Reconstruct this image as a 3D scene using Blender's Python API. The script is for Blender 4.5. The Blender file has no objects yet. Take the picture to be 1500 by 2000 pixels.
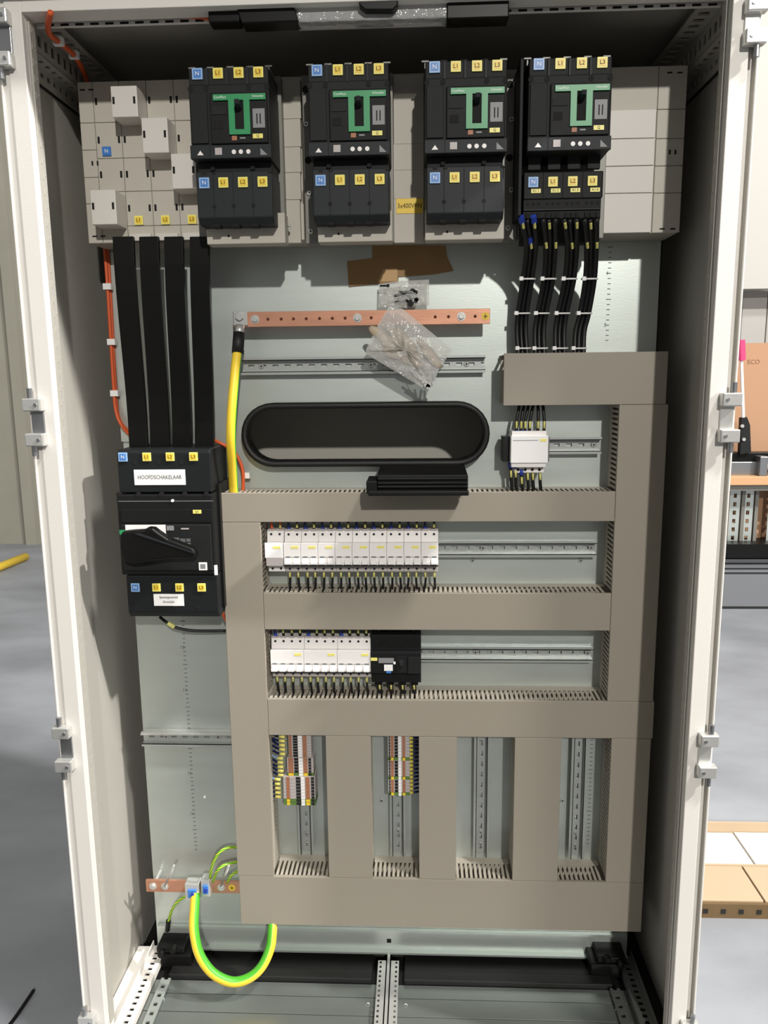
import bpy, bmesh, math, random
from mathutils import Vector, Matrix
random.seed(7)
sc = bpy.context.scene
# ---------------------------------------------------------------- camera
F = 1530.0
th, ps, ro = [math.radians(a) for a in (10.016, 2.579, -0.632)]
CAM = Vector((0.0727, -1.3381, 1.3891))
fw = Vector((-math.sin(ps)*math.cos(th), math.cos(ps)*math.cos(th), -math.sin(th)))
rt0 = fw.cross(Vector((0, 0, 1))).normalized(); up0 = rt0.cross(fw)
rt = math.cos(ro)*rt0 + math.sin(ro)*up0
up = -math.sin(ro)*rt0 + math.cos(ro)*up0
cd = bpy.data.cameras.new('camera'); cam = bpy.data.objects.new('camera', cd)
sc.collection.objects.link(cam)
cam.matrix_world = Matrix(((rt.x, up.x, -fw.x, CAM.x), (rt.y, up.y, -fw.y, CAM.y), (rt.z, up.z, -fw.z, CAM.z), (0, 0, 0, 1)))
cd.sensor_fit = 'VERTICAL'; cd.sensor_height = 36.0; cd.lens = F/2000*36.0; cd.clip_start = 0.05; cd.clip_end = 100
sc.camera = cam
# ---------------------------------------------------------------- world, lamps, exposure
w = bpy.data.worlds.new('hall'); sc.world = w; w.use_nodes = True
nt = w.node_tree; bg = nt.nodes['Background']; bg.inputs[1].default_value = 1.0
tc = nt.nodes.new('ShaderNodeTexCoord'); sx_ = nt.nodes.new('ShaderNodeSeparateXYZ'); cr = nt.nodes.new('ShaderNodeValToRGB')
nt.links.new(tc.outputs['Generated'], sx_.inputs[0]); mr_ = nt.nodes.new('ShaderNodeMapRange')
mr_.inputs[1].default_value = -1; mr_.inputs[2].default_value = 1
nt.links.new(sx_.outputs[2], mr_.inputs[0]); nt.links.new(mr_.outputs[0], cr.inputs[0]); nt.links.new(cr.outputs[0], bg.inputs[0])
for p_, c_ in ((0.0, 0.03), (0.47, 0.08), (0.58, 0.28), (1.0, 0.38)):
    e_ = cr.color_ramp.elements[0] if p_ == 0.0 else (cr.color_ramp.elements[1] if p_ == 1.0 else cr.color_ramp.elements.new(p_))
    e_.position = p_; e_.color = (c_, c_*.985, c_*.95, 1)
def lamp(name, d, dist, power, size, col, tgt=(0, 0.15, 1.1)):
    l = bpy.data.lights.new(name, 'AREA'); l.shape = 'DISK'; l.size = size; l.energy = power; l.color = col
    o = bpy.data.objects.new(name, l); sc.collection.objects.link(o)
    d = Vector(d).normalized(); o.location = Vector(tgt) + d*dist
    o.rotation_euler = d.to_track_quat('Z', 'Y').to_euler()
    o['kind'] = 'helper'
    return o
lamp('hall_lamp', (0.22, -1, 0.46), 9.0, 420, 0.22, (1.0, 0.97, 0.90))
lamp('hall_lamp', (3.5, -1, 2.85), 6.5, 500, 0.20, (1.0, 0.97, 0.92))
lamp('hall_lamp', (1.4, -1, 2.85), 7.0, 400, 0.8, (1.0, 0.97, 0.93))
sc.view_settings.view_transform = 'Standard'; sc.view_settings.look = 'None'
sc.view_settings.gamma = 1; sc.view_settings.exposure = 0.0; sc.view_settings.use_curve_mapping = False

# ---------------------------------------------------------------- helpers
def W(px, py, y):
    """the point where the photograph's pixel meets the vertical plane at depth y"""
    d = fw*F + rt*(px-750) - up*(py-1000); t = (y-CAM.y)/d.y
    P = CAM + d*t
    return P.x, P.z
def G(px, py, z=0.0):
    d = fw*F + rt*(px-750) - up*(py-1000); t = (z-CAM.z)/d.z
    P = CAM + d*t
    return P.x, P.y
def P3(px, py, y):
    a = W(px, py, y); return Vector((a[0], y, a[1]))
def lin(c): 
    c = c/255.0
    return c/12.92 if c <= 0.04045 else ((c+0.055)/1.055)**2.4
MATS = {}
def mat(name, rgb, rough=0.5, metal=0.0, var=0.0, scale=20.0, bump=0.0, bscale=200.0, emit=0.0, stretch=None, alpha=1.0, spec=0.5, rvar=0.0):
    m = bpy.data.materials.new(name); m.use_nodes = True
    nt = m.node_tree; b = nt.nodes['Principled BSDF']
    col = (lin(rgb[0]), lin(rgb[1]), lin(rgb[2]), 1)
    b.inputs['Base Color'].default_value = col
    b.inputs['Roughness'].default_value = rough; b.inputs['Metallic'].default_value = metal
    b.inputs['Specular IOR Level'].default_value = spec
    if alpha < 1: b.inputs['Alpha'].default_value = alpha
    tc = nt.nodes.new('ShaderNodeTexCoord'); mp = nt.nodes.new('ShaderNodeMapping')
    nt.links.new(tc.outputs['Object'], mp.inputs[0])
    if stretch: mp.inputs['Scale'].default_value = stretch
    if var > 0:
        n = nt.nodes.new('ShaderNodeTexNoise'); n.inputs['Scale'].default_value = scale; n.inputs['Detail'].default_value = 5
        nt.links.new(mp.outputs[0], n.inputs['Vector'])
        mx = nt.nodes.new('ShaderNodeMix'); mx.data_type = 'RGBA'
        mx.inputs[6].default_value = tuple(c*(1-var) for c in col[:3])+(1,)
        mx.inputs[7].default_value = tuple(min(1, c*(1+var)) for c in col[:3])+(1,)
        nt.links.new(n.outputs['Fac'], mx.inputs[0]); nt.links.new(mx.outputs[2], b.inputs['Base Color'])
        if rvar > 0:
            mr = nt.nodes.new('ShaderNodeMapRange'); mr.inputs[3].default_value = rough-rvar; mr.inputs[4].default_value = rough+rvar
            nt.links.new(n.outputs['Fac'], mr.inputs[0]); nt.links.new(mr.outputs[0], b.inputs['Roughness'])
    if bump > 0:
        n2 = nt.nodes.new('ShaderNodeTexNoise'); n2.inputs['Scale'].default_value = bscale; n2.inputs['Detail'].default_value = 3
        nt.links.new(mp.outputs[0], n2.inputs['Vector'])
        bp = nt.nodes.new('ShaderNodeBump'); bp.inputs['Strength'].default_value = bump; bp.inputs['Distance'].default_value = 0.002
        nt.links.new(n2.outputs['Fac'], bp.inputs['Height']); nt.links.new(bp.outputs[0], b.inputs['Normal'])
    if emit > 0:
        b.inputs['Emission Color'].default_value = col; b.inputs['Emission Strength'].default_value = emit
    MATS[name] = m
    return m
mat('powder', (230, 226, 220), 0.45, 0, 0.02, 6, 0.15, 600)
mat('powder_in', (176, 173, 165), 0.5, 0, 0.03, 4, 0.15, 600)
mat('galv', (198, 205, 201), 0.40, 0.62, 0.06, 5, 0.03, 60, stretch=(1, 1, 6), rvar=0.05)
mat('galv_dull', (186, 190, 188), 0.36, 0.5, 0.10, 9, 0.05, 80)
mat('zinc', (215, 215, 212), 0.3, 0.6, 0.08, 30, 0.05, 200)
mat('duct', (156, 148, 135), 0.5, 0, 0.02, 5, 0.08, 900)
mat('duct_in', (192, 184, 170), 0.55, 0, 0.02, 10)
mat('cover', (194, 188, 177), 0.5, 0, 0.02, 8, 0.08, 900)
mat('cover_white', (222, 216, 210), 0.45, 0, 0.015, 8, 0.05, 900)
mat('plate_grey', (128, 126, 120), 0.45, 0.2, 0.05, 12)
mat('mccb', (32, 33, 34), 0.55, 0, 0.05, 30, 0.2, 1500, spec=0.22)
mat('mccb_dark', (22, 23, 24), 0.55, 0, 0.05, 30, 0.1, 1500, spec=0.22)
mat('mccb_cover', (41, 44, 47), 0.5, 0, 0.04, 30, 0.1, 1500, spec=0.22)
mat('black', (16, 16, 16), 0.4, 0, 0.05, 30, spec=0.22)
mat('black_soft', (22, 22, 22), 0.55, 0, 0.10, 40, 0.2, 300)
mat('hole', (8, 8, 8), 0.8)
mat('green', (44, 150, 92), 0.4)
mat('yellow', (246, 208, 62), 0.4)
mat('yellow_lt', (250, 238, 130), 0.4)
mat('sleeve', (226, 220, 130), 0.5)
mat('blue', (66, 128, 205), 0.4)
mat('lblue', (150, 185, 228), 0.4)
mat('wire_blue', (22, 34, 84), 0.45)
mat('ferrule_blue', (40, 66, 170), 0.4)
mat('wire_black', (15, 15, 17), 0.45)
mat('orange', (222, 96, 50), 0.45, 0, 0.04, 40)
mat('white', (250, 249, 248), 0.4)
mat('white_pl', (248, 244, 242), 0.4, 0, 0.01, 20)
mat('grey_pl', (188, 180, 178), 0.45)
mat('sticker', (140, 140, 142), 0.5, 0, 0.2, 400)
mat('main_cover', (28, 31, 33), 0.5, 0, 0.04, 30, 0.1, 1500, spec=0.22)
mat('gland', (150, 156, 153), 0.30, 0.7, 0.06, 5, stretch=(1, 4, 6), rvar=0.06)
mat('copper', (208, 152, 126), 0.36, 0.6, 0.10, 12, 0.04, 80, stretch=(1, 4, 6), rvar=0.08)
mat('pe_yellow', (248, 212, 60), 0.4)
mat('pe_green', (80, 176, 44), 0.4)
mat('ink', (30, 30, 30), 0.7)
mat('ink_grey', (95, 98, 98), 0.7)
mat('paper_brown', (156, 122, 78), 0.6, 0, 0.06, 30, 0.1, 200)
mat('paper_light', (200, 164, 116), 0.6, 0, 0.05, 30)
mat('cardboard', (178, 138, 108), 0.8, 0, 0.04, 6)
mat('crate', (188, 166, 138), 0.75, 0, 0.06, 5, stretch=(1, 8, 1))
mat('crate_edge', (110, 88, 58), 0.8, 0, 0.15, 20)
mat('wood', (205, 160, 118), 0.55, 0, 0.06, 5, stretch=(1, 6, 6))
mat('pink', (214, 70, 120), 0.4)
mat('steel', (150, 152, 155), 0.35, 0.8, 0.05, 20)
mat('brown_part', (172, 112, 78), 0.5)
mat('grey_panel', (120, 122, 126), 0.5, 0, 0.03, 4)
mat('slat_grey', (172, 170, 166), 0.6, 0, 0.03, 6)
mat('wall_white', (184, 182, 176), 0.7, 0, 0.02, 2)
mat('concrete', (158, 155, 142), 0.85, 0, 0.14, 3.0, 0.3, 30)
mat('beige_stuff', (190, 172, 148), 0.5)
mat('floor', (148, 151, 157), 0.6, 0, 0.62, 1.5, 0.15, 60, rvar=0.12, stretch=(1.0, 1.7, 1))
mat('print_brown', (150, 108, 82), 0.7)
mat('metal_shaded', (112, 114, 112), 0.45, 0.4)  # shade painted into the colour, for the right-hand floor rail and bracket
mat('yellow_dim', (205, 190, 80), 0.5)
mat('slot_grey', (182, 177, 168), 0.6)
mat('pe_dull', (96, 128, 62), 0.5)
# clear plastic film
def film(name, tint, a):
    m = bpy.data.materials.new(name); m.use_nodes = True; nt = m.node_tree
    for n in list(nt.nodes): nt.nodes.remove(n)
    out = nt.nodes.new('ShaderNodeOutputMaterial'); tr = nt.nodes.new('ShaderNodeBsdfTransparent')
    pr = nt.nodes.new('ShaderNodeBsdfPrincipled'); mx = nt.nodes.new('ShaderNodeMixShader')
    tr.inputs[0].default_value = (0.97, 0.97, 0.96, 1)
    pr.inputs['Base Color'].default_value = tint; pr.inputs['Roughness'].default_value = 0.12
    tc = nt.nodes.new('ShaderNodeTexCoord'); nz = nt.nodes.new('ShaderNodeTexNoise'); nz.inputs['Scale'].default_value = 60
    nt.links.new(tc.outputs['Object'], nz.inputs['Vector'])
    bp = nt.nodes.new('ShaderNodeBump'); bp.inputs['Strength'].default_value = 0.9; bp.inputs['Distance'].default_value = 0.006
    nt.links.new(nz.outputs['Fac'], bp.inputs['Height']); nt.links.new(bp.outputs[0], pr.inputs['Normal'])
    mx.inputs[0].default_value = a
    nt.links.new(tr.outputs[0], mx.inputs[1]); nt.links.new(pr.outputs[0], mx.inputs[2]); nt.links.new(mx.outputs[0], out.inputs[0])
    MATS[name] = m
film('film', (0.85, 0.84, 0.82, 1), 0.40)
film('film_tube', (0.55, 0.55, 0.55, 1), 0.65)

class MB:
    def __init__(s): s.v = []; s.f = []; s.m = []
    def add(s, vs, fs, mi=0):
        o = len(s.v); s.v += [tuple(v) for v in vs]
        for f in fs: s.f.append(tuple(i+o for i in f)); s.m.append(mi)
        return s
    def box(s, x0, x1, y0, y1, z0, z1, mi=0):
        if x0 > x1: x0, x1 = x1, x0
        if y0 > y1: y0, y1 = y1, y0
        if z0 > z1: z0, z1 = z1, z0
        vs = [(x, y, z) for z in (z0, z1) for y in (y0, y1) for x in (x0, x1)]
        return s.add(vs, [(0, 2, 3, 1), (4, 5, 7, 6), (0, 1, 5, 4), (2, 6, 7, 3), (0, 4, 6, 2), (1, 3, 7, 5)], mi)
    def prism(s, poly, ax, a, b, mi=0):
        n = len(poly)
        def p(q, t):
            return (t, q[0], q[1]) if ax == 'x' else ((q[0], t, q[1]) if ax == 'y' else (q[0], q[1], t))
        vs = [p(q, a) for q in poly]+[p(q, b) for q in poly]
        fs = [tuple(range(n)), tuple(range(2*n-1, n-1, -1))]+[(i, (i+1) % n, (i+1) % n+n, i+n) for i in range(n)]
        return s.add(vs, fs, mi)
    def cyl(s, c, ax, r, h, n=12, mi=0, r2=None):
        r2 = r if r2 is None else r2
        c = Vector(c); e = {'x': Vector((1, 0, 0)), 'y': Vector((0, 1, 0)), 'z': Vector((0, 0, 1))}[ax]
        a = Vector((0, 0, 1)) if ax != 'z' else Vector((1, 0, 0)); b = e.cross(a)
        vs = []
        for t, rr in ((0, r), (h, r2)):
            for i in range(n):
                q = 2*math.pi*i/n; vs.append(c+e*t+(a*math.cos(q)+b*math.sin(q))*rr)
        fs = [tuple(range(n)), tuple(range(2*n-1, n-1, -1))]+[(i, (i+1) % n, (i+1) % n+n, i+n) for i in range(n)]
        return s.add(vs, fs, mi)
    def tube(s, pts, r, n=10, mi=0, stripe=None, sub=5, twist=0.0):
        pts = smooth(pts, sub) if sub > 1 else [Vector(p) for p in pts]
        vs = []; fs = []; ms = []
        N = len(pts); u = None
        for k, p in enumerate(pts):
            t = (pts[min(k+1, N-1)]-pts[max(k-1, 0)]).normalized()
            if u is None:
                u = Vector((1, 0, 0)) if abs(t.x) < 0.9 else Vector((0, 1, 0))
            u = (u-t*u.dot(t)).normalized(); v = t.cross(u)
            rr = r(k/(N-1)) if callable(r) else r
            for i in range(n):
                q = 2*math.pi*i/n+twist*k/N
                vs.append(p+(u*math.cos(q)+v*math.sin(q))*rr)
        for k in range(N-1):
            for i in range(n):
                fs.append((k*n+i, k*n+(i+1) % n, (k+1)*n+(i+1) % n, (k+1)*n+i))
                ms.append((1 if stripe(i/n) else mi) if stripe else mi)
        fs += [tuple(range(n)), tuple(range(N*n-1, (N-1)*n-1, -1))]; ms += [mi, mi]
        o = len(s.v); s.v += [tuple(v) for v in vs]
        for f, m in zip(fs, ms): s.f.append(tuple(i+o for i in f)); s.m.append(m)
        return s
    def build(s, name, mats, parent=None, bev=0.0, kind=None, smooth_=False, label=None, segs=2):
        if isinstance(mats, str): mats = [mats]
        me = bpy.data.meshes.new(name)
        if parent is not None: org = ORG[parent.name]
        else:
            xs = [v[0] for v in s.v]; ys = [v[1] for v in s.v]; zs = [v[2] for v in s.v]
            org = Vector(((min(xs)+max(xs))/2, (min(ys)+max(ys))/2, min(zs)))
        me.from_pydata([(v[0]-org[0], v[1]-org[1], v[2]-org[2]) for v in s.v], [], s.f)
        for m in mats: me.materials.append(MATS[m])
        me.polygons.foreach_set('material_index', s.m)
        if smooth_: me.polygons.foreach_set('use_smooth', [True]*len(s.f))
        bm = bmesh.new(); bm.from_mesh(me); bmesh.ops.recalc_face_normals(bm, faces=bm.faces); bm.to_mesh(me); bm.free()
        me.update()
        o = bpy.data.objects.new(name, me); sc.collection.objects.link(o)
        if parent is not None:
            o.parent = parent; ORG[o.name] = Vector(org)
        else:
            o.location = org; ORG[o.name] = Vector(org)
        if bev > 0:
            md = o.modifiers.new('bevel', 'BEVEL'); md.width = bev; md.segments = segs; md.limit_method = 'ANGLE'; md.angle_limit = math.radians(40)
        if kind: o['kind'] = kind
        if label: o['label'] = label
        return o
ORG = {}
def smooth(pts, sub=5):
    pts = [Vector(p) for p in pts]; out = []
    P = [pts[0]*2-pts[1]]+pts+[pts[-1]*2-pts[-2]]
    for i in range(1, len(P)-2):
        a, b, c, d = P[i-1:i+3]
        for k in range(sub):
            t = k/sub
            out.append(0.5*((2*b)+(c-a)*t+(2*a-5*b+4*c-d)*t*t+(3*b-a-3*c+d)*t**3))
    out.append(pts[-1]); return out
def tag(o, label, cat, group=None):
    o['label'] = label; o['category'] = cat
    if group: o['group'] = group
    return o
def thing(name, label, cat, loc=(0, 0, 0), group=None):
    o = bpy.data.objects.new(name, None); sc.collection.objects.link(o); o.location = loc
    o.empty_display_size = 0.02; ORG[o.name] = Vector(loc)
    return tag(o, label, cat, group)
KIDS = {}
def dup(root, loc, label, group=None):
    def cp(o, par):
        c = o.copy(); sc.collection.objects.link(c); c.parent = par
        for k in o.children: cp(k, c)
        return c
    c = cp(root, None); c.location = loc; c['label'] = label
    if group: c['group'] = group
    return c
def text(s, x, y, z, size, m, parent, name='lettering', align='CENTER', sx=1.0):
    key = (s, size, m, align)
    if key in KIDS: cu = KIDS[key]
    else:
        cu = bpy.data.curves.new('lettering', 'FONT'); cu.body = s; cu.size = size; cu.align_x = align; cu.align_y = 'CENTER'
        cu.resolution_u = 2; cu.extrude = 0.0001; cu.materials.append(MATS[m]); KIDS[key] = cu
    if not isinstance(cu, bpy.types.Mesh):
        tmp = bpy.data.objects.new('tmp', cu); sc.collection.objects.link(tmp)
        bpy.context.view_layer.update()
        me = bpy.data.meshes.new_from_object(tmp.evaluated_get(bpy.context.evaluated_depsgraph_get()))
        bpy.data.objects.remove(tmp); bpy.data.curves.remove(cu); cu = me; KIDS[key] = me
    o = bpy.data.objects.new(name, cu); sc.collection.objects.link(o)
    o.parent = parent; og = ORG[parent.name]
    o.location = (x-og[0], y-og[1], z-og[2]); o.rotation_euler = (math.pi/2, 0, 0); o.scale = (sx, 1, 1)
    return o
def S(name, mb, m, parent=None, **k):
    o = mb.build(name, m, parent, **k)
    if parent is None: o['kind'] = 'structure'
    return o
def stadium(cx, cz, hw, hh, n=14):
    pts = []
    for i in range(n+1):
        a = -math.pi/2+math.pi*i/n; pts.append((cx+hw-hh+hh*math.cos(a), cz+hh*math.sin(a)))
    for i in range(n+1):
        a = math.pi/2+math.pi*i/n; pts.append((cx-hw+hh+hh*math.cos(a), cz+hh*math.sin(a)))
    return pts
ORD = ['first', 'second', 'third', 'fourth', 'fifth', 'sixth', 'seventh', 'eighth', 'ninth', 'tenth', 'eleventh', 'twelfth', 'thirteenth', 'fourteenth', 'fifteenth', 'sixteenth', 'seventeenth', 'eighteenth', 'nineteenth', 'twentieth']
def screw(parent, x, y, z, r=0.005, m='zinc', name='screw', h=0.003):
    b = MB().cyl((x, y, z), 'y', r, -h, 12)
    o = b.build(name, m, parent, bev=r*0.2, segs=1)
    c = MB().box(x-r*.6, x+r*.6, y-h-.0002, y-h+.0006, z-r*.13, z+r*.13).box(x-r*.13, x+r*.13, y-h-.0002, y-h+.0006, z-r*.6, z+r*.6)
    c.build('cross_slot', 'hole', o)
    return o

# ================================================================ THE HALL
S('floor', MB().box(-7, 7, -4, 8, -0.1, 0.0), 'floor')
S('wall_back', MB().box(-7, 7, 7.2, 7.4, 0, 6), 'wall_white')
x0, z0 = W(74, 1062, 5.0)
S('wall_left', MB().box(-7, -3.15, 5.03, 5.4, 0, 6), 'concrete')
S('trim_1', MB().box(-3.55, -3.50, 5.0, 5.03, 0, 6).box(-3.24, -3.15, 4.99, 5.03, 0, 6), 'concrete')
o = MB().box(-2.6, 3.2, -3.6, -0.25, 0.0, 0.012).build('bounce_blocker', 'black_soft', None, bev=.003)  # added out of view to keep floor bounce off the cabinet interior
tag(o, 'large dark rubber work mat on the floor in front of the cabinet', 'mat')
# ================================================================ CABINET SHELL
cab = thing('switchgear_cabinet', 'tall light grey steel enclosure with its door off, open to the front', 'cabinet', (0, 0.22, 0.0))
YB = 0.50
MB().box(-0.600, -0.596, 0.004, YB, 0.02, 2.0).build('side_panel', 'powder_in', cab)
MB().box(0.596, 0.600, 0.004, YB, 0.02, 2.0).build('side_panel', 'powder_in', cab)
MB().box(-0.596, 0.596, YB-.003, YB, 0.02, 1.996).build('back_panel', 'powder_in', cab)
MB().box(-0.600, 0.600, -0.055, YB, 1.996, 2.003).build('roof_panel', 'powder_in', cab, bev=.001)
for s in (-1, 1):
    b = MB()
    b.box(s*.556, s*.584, 0.0, 0.012, 0.02, 1.995)          # front face
    b.box(s*.556, s*.560, 0.012, 0.040, 0.02, 1.995)        # inner return
    b.box(s*.584, s*.597, 0.014 if s > 0 else .003, 0.018, 0.02, 1.995)        # gutter floor
    b.box(s*.5965, s*.6, 0.0, 0.02, 0.02, 1.995)            # outer lip
    b.box(s*.582, s*.596, 0.018, 0.04, 0.02, 1.995)
    o = b.build('front_post', 'powder', cab, bev=.0012)
    c = MB()
    c.box(s*.5525, s*.5555, 0.018, 0.036, 0.10, 1.955)
    o2 = c.build('perforated_strip', 'powder_in', cab)
    c = MB()
    z = 0.115
    while z < 1.95:
        c.box(s*.552, s*.5526, 0.021, 0.0245, z, z+.011); c.box(s*.552, s*.5526, 0.030, 0.0325, z+.006, z+.010)
        z += .025
    c.build('slots', 'slot_grey', o2, kind='stuff')
b = MB()
b.box(-.556, .556, 0.0, 0.012, 1.961, 1.996).box(-.556, .556, .012, .04, 1.961, 1.965).box(-.556, .556, .05, .056, 1.958, 1.966)
b.build('top_front_rail', 'powder', cab, bev=.0012)
c = MB(); x = -.54
while x < .54:
    c.box(x, x+.014, .0495, .0505, 1.9595, 1.963); x += .025
c.build('slots', 'hole', cab, kind='stuff')
b = MB().box(-.596, .596, 0.0, 0.03, 0.02, 0.06).box(-.596, .596, .44, .496, 0.02, 0.07)
b.build('bottom_frame', 'powder', cab, bev=.001)
# rear corner posts
for s in (-1, 1):
    b = MB().box(s*.565, s*.594, YB-.06, YB-.01, .02, 1.995); b.build('rear_post', 'powder_in', cab, bev=.001)
# perforated depth rails at the top: real slots
def rail_plate(mb, x0, x1, y0, y1, z0, z1, pitch, slot, along='y', wid=.4):
    """flat bar with a row of rectangular holes; (x0..x1) etc. give the bar, one of x/z is thin"""
    thinx = abs(x1-x0) < abs(z1-z0)
    a0, a1 = (y0, y1) if along == 'y' else ((z0, z1) if along == 'z' else (x0, x1))
    if along == 'y':
        l0, l1 = (z0, z1) if thinx else (x0, x1)
    elif along == 'x': l0, l1 = z0, z1
    else: l0, l1 = x0, x1
    h0 = l0+(l1-l0)*(1-wid)/2; h1 = l1-(l1-l0)*(1-wid)/2
    def bx(u0, u1, v0, v1):
        if along == 'y':
            if thinx: mb.box(x0, x1, u0, u1, v0, v1)
            else: mb.box(v0, v1, u0, u1, z0, z1)
        elif along == 'x': mb.box(u0, u1, y0, y1, v0, v1)
        else: mb.box(v0, v1, y0, y1, u0, u1)
    bx(a0, a1, l0, h0); bx(a0, a1, h1, l1)
    u = a0
    while u < a1:
        bx(u, min(a1, u+pitch-slot), h0, h1); u += pitch
for s in (-1, 1):
    b = MB()
    rail_plate(b, s*.590, s*.5935, .04, .40, 1.900, 1.930, .025, .013, wid=.3)
    rail_plate(b, s*.568, s*.571, .04, .40, 1.930, 1.972, .025, .013, wid=.45)
    rail_plate(b, s*.568, s*.5935, .04, .40, 1.928, 1.931, .025, .010, wid=.35)
    rail_plate(b, s*.530, s*.568, .04, .40, 1.972, 1.975, .025, .012, wid=.5)
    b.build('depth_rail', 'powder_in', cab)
    c = MB().box(s*.5935, s*.5945, .04, .40, 1.895, 1.965); c.build('rail_backing', 'black_soft', cab)
    b = MB()
    rail_plate(b, s*.528, s*.556, .035, .285, .058, .061, .0165, .0085, wid=.38)
    b.box(s*.556, s*.558, .035, .285, .03, .075)
    if s < 0: b.box(-.594, -.556, .035, .285, .056, .059)
    b.box(s*.526, s*.528, .035, .285, .045, .061)
    b.build('bottom_depth_rail', 'powder' if s < 0 else 'metal_shaded', cab)  # same white rail on both sides; the right one's shade is in its colour
    b = MB(); rail_plate(b, s*.490, s*.512, .03, .2, .046, .049, .025, .01, wid=.4)
    b.build('floor_bracket', 'galv' if s < 0 else 'metal_shaded', cab)  # right bracket matches the left; its darker tone is painted shade
# floor: gland plates, foam strip, centre rail
for k, (a0, a1) in enumerate(((-.528, -.006), (.006, .528))):
    MB().box(a0, a1, .168, .205, .036, .040).build('gland_plate', 'gland', cab, bev=.0006)
    MB().box(a0, a1, .118, .166, .036, .040).build('gland_plate', 'gland', cab, bev=.0006)
    MB().box(a0, a1, .035, .116, .036, .040).build('gland_plate', 'gland', cab, bev=.0006)
    b = MB().box(a0+.03, a1-.03, .207, .235, .034, .052).box(a0+.03, a1-.03, .236, .300, .034, .045).box(a0, a1, .30, .41, .03, .036)
    b.build('foam_strip', 'black_soft', cab, bev=.002)
    MB().box(-.596 if k == 0 else 0.0, 0.0 if k == 0 else .596, .03, .49, .028, .0335).build('floor_sheet', 'black_soft', cab)
    for x in (a0+.035, a1-.035 if k == 0 else a1-.035):
        screw(cab, x, .15, .0405, .004)
b = MB()
for s in (-1, 1):
    rail_plate(b, s*.012, s*.024, .05, .262, .052, .054, .014, .007, wid=.4)
    b.box(s*.006, s*.012, .05, .262, .034, .054)
b.box(-.003, .003, .05, .29, .034, .058)
b.build('centre_rail', 'zinc', cab)
# black corner clamps
for s in (-1, 1):
    b = MB().box(s*.455, s*.525, .235, .30, .045, .078).box(s*.47, s*.535, .24, .31, .078, .092)
    b.cyl((s*.52, .235, .085), 'y', .008, -.012, 10); b.cyl((s*.49, .24, .098), 'y', .007, -.02, 10)
    b.build('corner_clamp', 'black', cab, bev=.003)
# hinges
def hinge(s, za, zb):
    h = MB()
    h.box(s*.574, s*.596, -.004, .002, zb-.004, za+.004)
    o = h.build('hinge', 'steel' if s < 0 else 'zinc', cab, bev=.001)
    for z in (za, zb):
        MB().box(s*.572, s*.604, -.018, 0.0, z-.011, z+.011).build('knuckle', 'zinc', o, bev=.002)
        d = 1 if z == za else -1
        MB().cyl((s*.592, -.010, z+d*.010), 'z', .0045, d*.018, 10).build('hinge_pin', 'steel', o)
        MB().cyl((s*.580, -.0178, z), 'y', .003, -.002, 8).build('hinge_screw', 'steel', o)
for za, zb in ((1.951, 1.888), (1.343, 1.283), (.743, .677), (.132, .07)): hinge(-1, za, zb)
for za, zb in ((1.9346, 1.889), (1.341, 1.281), (.740, .680), (.150, .09)): hinge(1, za, zb)

# ================================================================ MOUNTING PLATE with an oval cut-out
YP = 0.29
pl = thing('mounting_plate', 'galvanised steel mounting plate filling the back of the cabinet', 'plate', (0, YP, .059))
RC = W(713, 848, .268); rhw, rhh = .2535, .0655
bm = bmesh.new()
out = [(-.5495, .062), (.5495, .062), (.5495, 1.93), (-.5495, 1.93)]
inn = stadium(RC[0], RC[1], rhw-.012, rhh-.012)
def loop(pts, y):
    vs = [bm.verts.new((p[0], y-YP, p[1]-.059)) for p in pts]
    return vs, [bm.edges.new((vs[i], vs[(i+1) % len(vs)])) for i in range(len(vs))]
v1, e1 = loop(out, YP); v2, e2 = loop(inn, YP)
g = bmesh.ops.triangle_fill(bm, edges=e1+e2, use_beauty=True)
ex = bmesh.ops.extrude_face_region(bm, geom=bm.faces[:])
for v in [q for q in ex['geom'] if isinstance(q, bmesh.types.BMVert)]: v.co.y += .0025
bmesh.ops.recalc_face_normals(bm, faces=bm.faces)
me = bpy.data.meshes.new('sheet'); bm.to_mesh(me); bm.free(); me.materials.append(MATS['galv'])
o = bpy.data.objects.new('sheet', me); sc.collection.objects.link(o); o.parent = pl
MB().box(-.549, .549, YP-.014, YP, .058, .0625).build('bottom_flange', 'galv', pl)
MB().box(-.545, .545, YP-.010, YP-.001, .112, .1175).build('bottom_fold', 'galv', pl)
c = MB(); n = 0
for cx, zt, zb in ((.4515, 1.63, 1.44), (.4515, .62, .33), (-.4445, .86, .30)):
    z = zt; k = 0
    while z > zb:
        L = .010 if k % 10 == 0 else .006
        c.box(cx-L/2, cx+L/2, YP-.0004, YP, z-.0007, z+.0007); k += 1; z -= .010
c.build('ruler_marks', 'ink_grey', pl, kind='stuff')
for cx, lst in ((.447, ((1.58, '4'), (1.48, '5'))), (-.449, ((.80, '12'), (.70, '13'), (.50, '15'), (.40, '16')))):
    for z, t in lst: text(t, cx, YP-.0006, z, .010, 'ink_grey', pl)
MB().box(-.005, .005, YP-.0006, YP, .078, .088).build('square_hole', 'hole', pl)
for px, py in ((923, 1094), (1134, 1094), (745, 1563), (1098, 1563)):
    a = W(px, py, YP); screw(pl, a[0], YP, a[1], .005)
for px, py in ((400, 1556),):
    a = W(px, py, YP); MB().cyl((a[0], YP, a[1]), 'y', .003, -.002, 8).build('rivet', 'white', pl)
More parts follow.
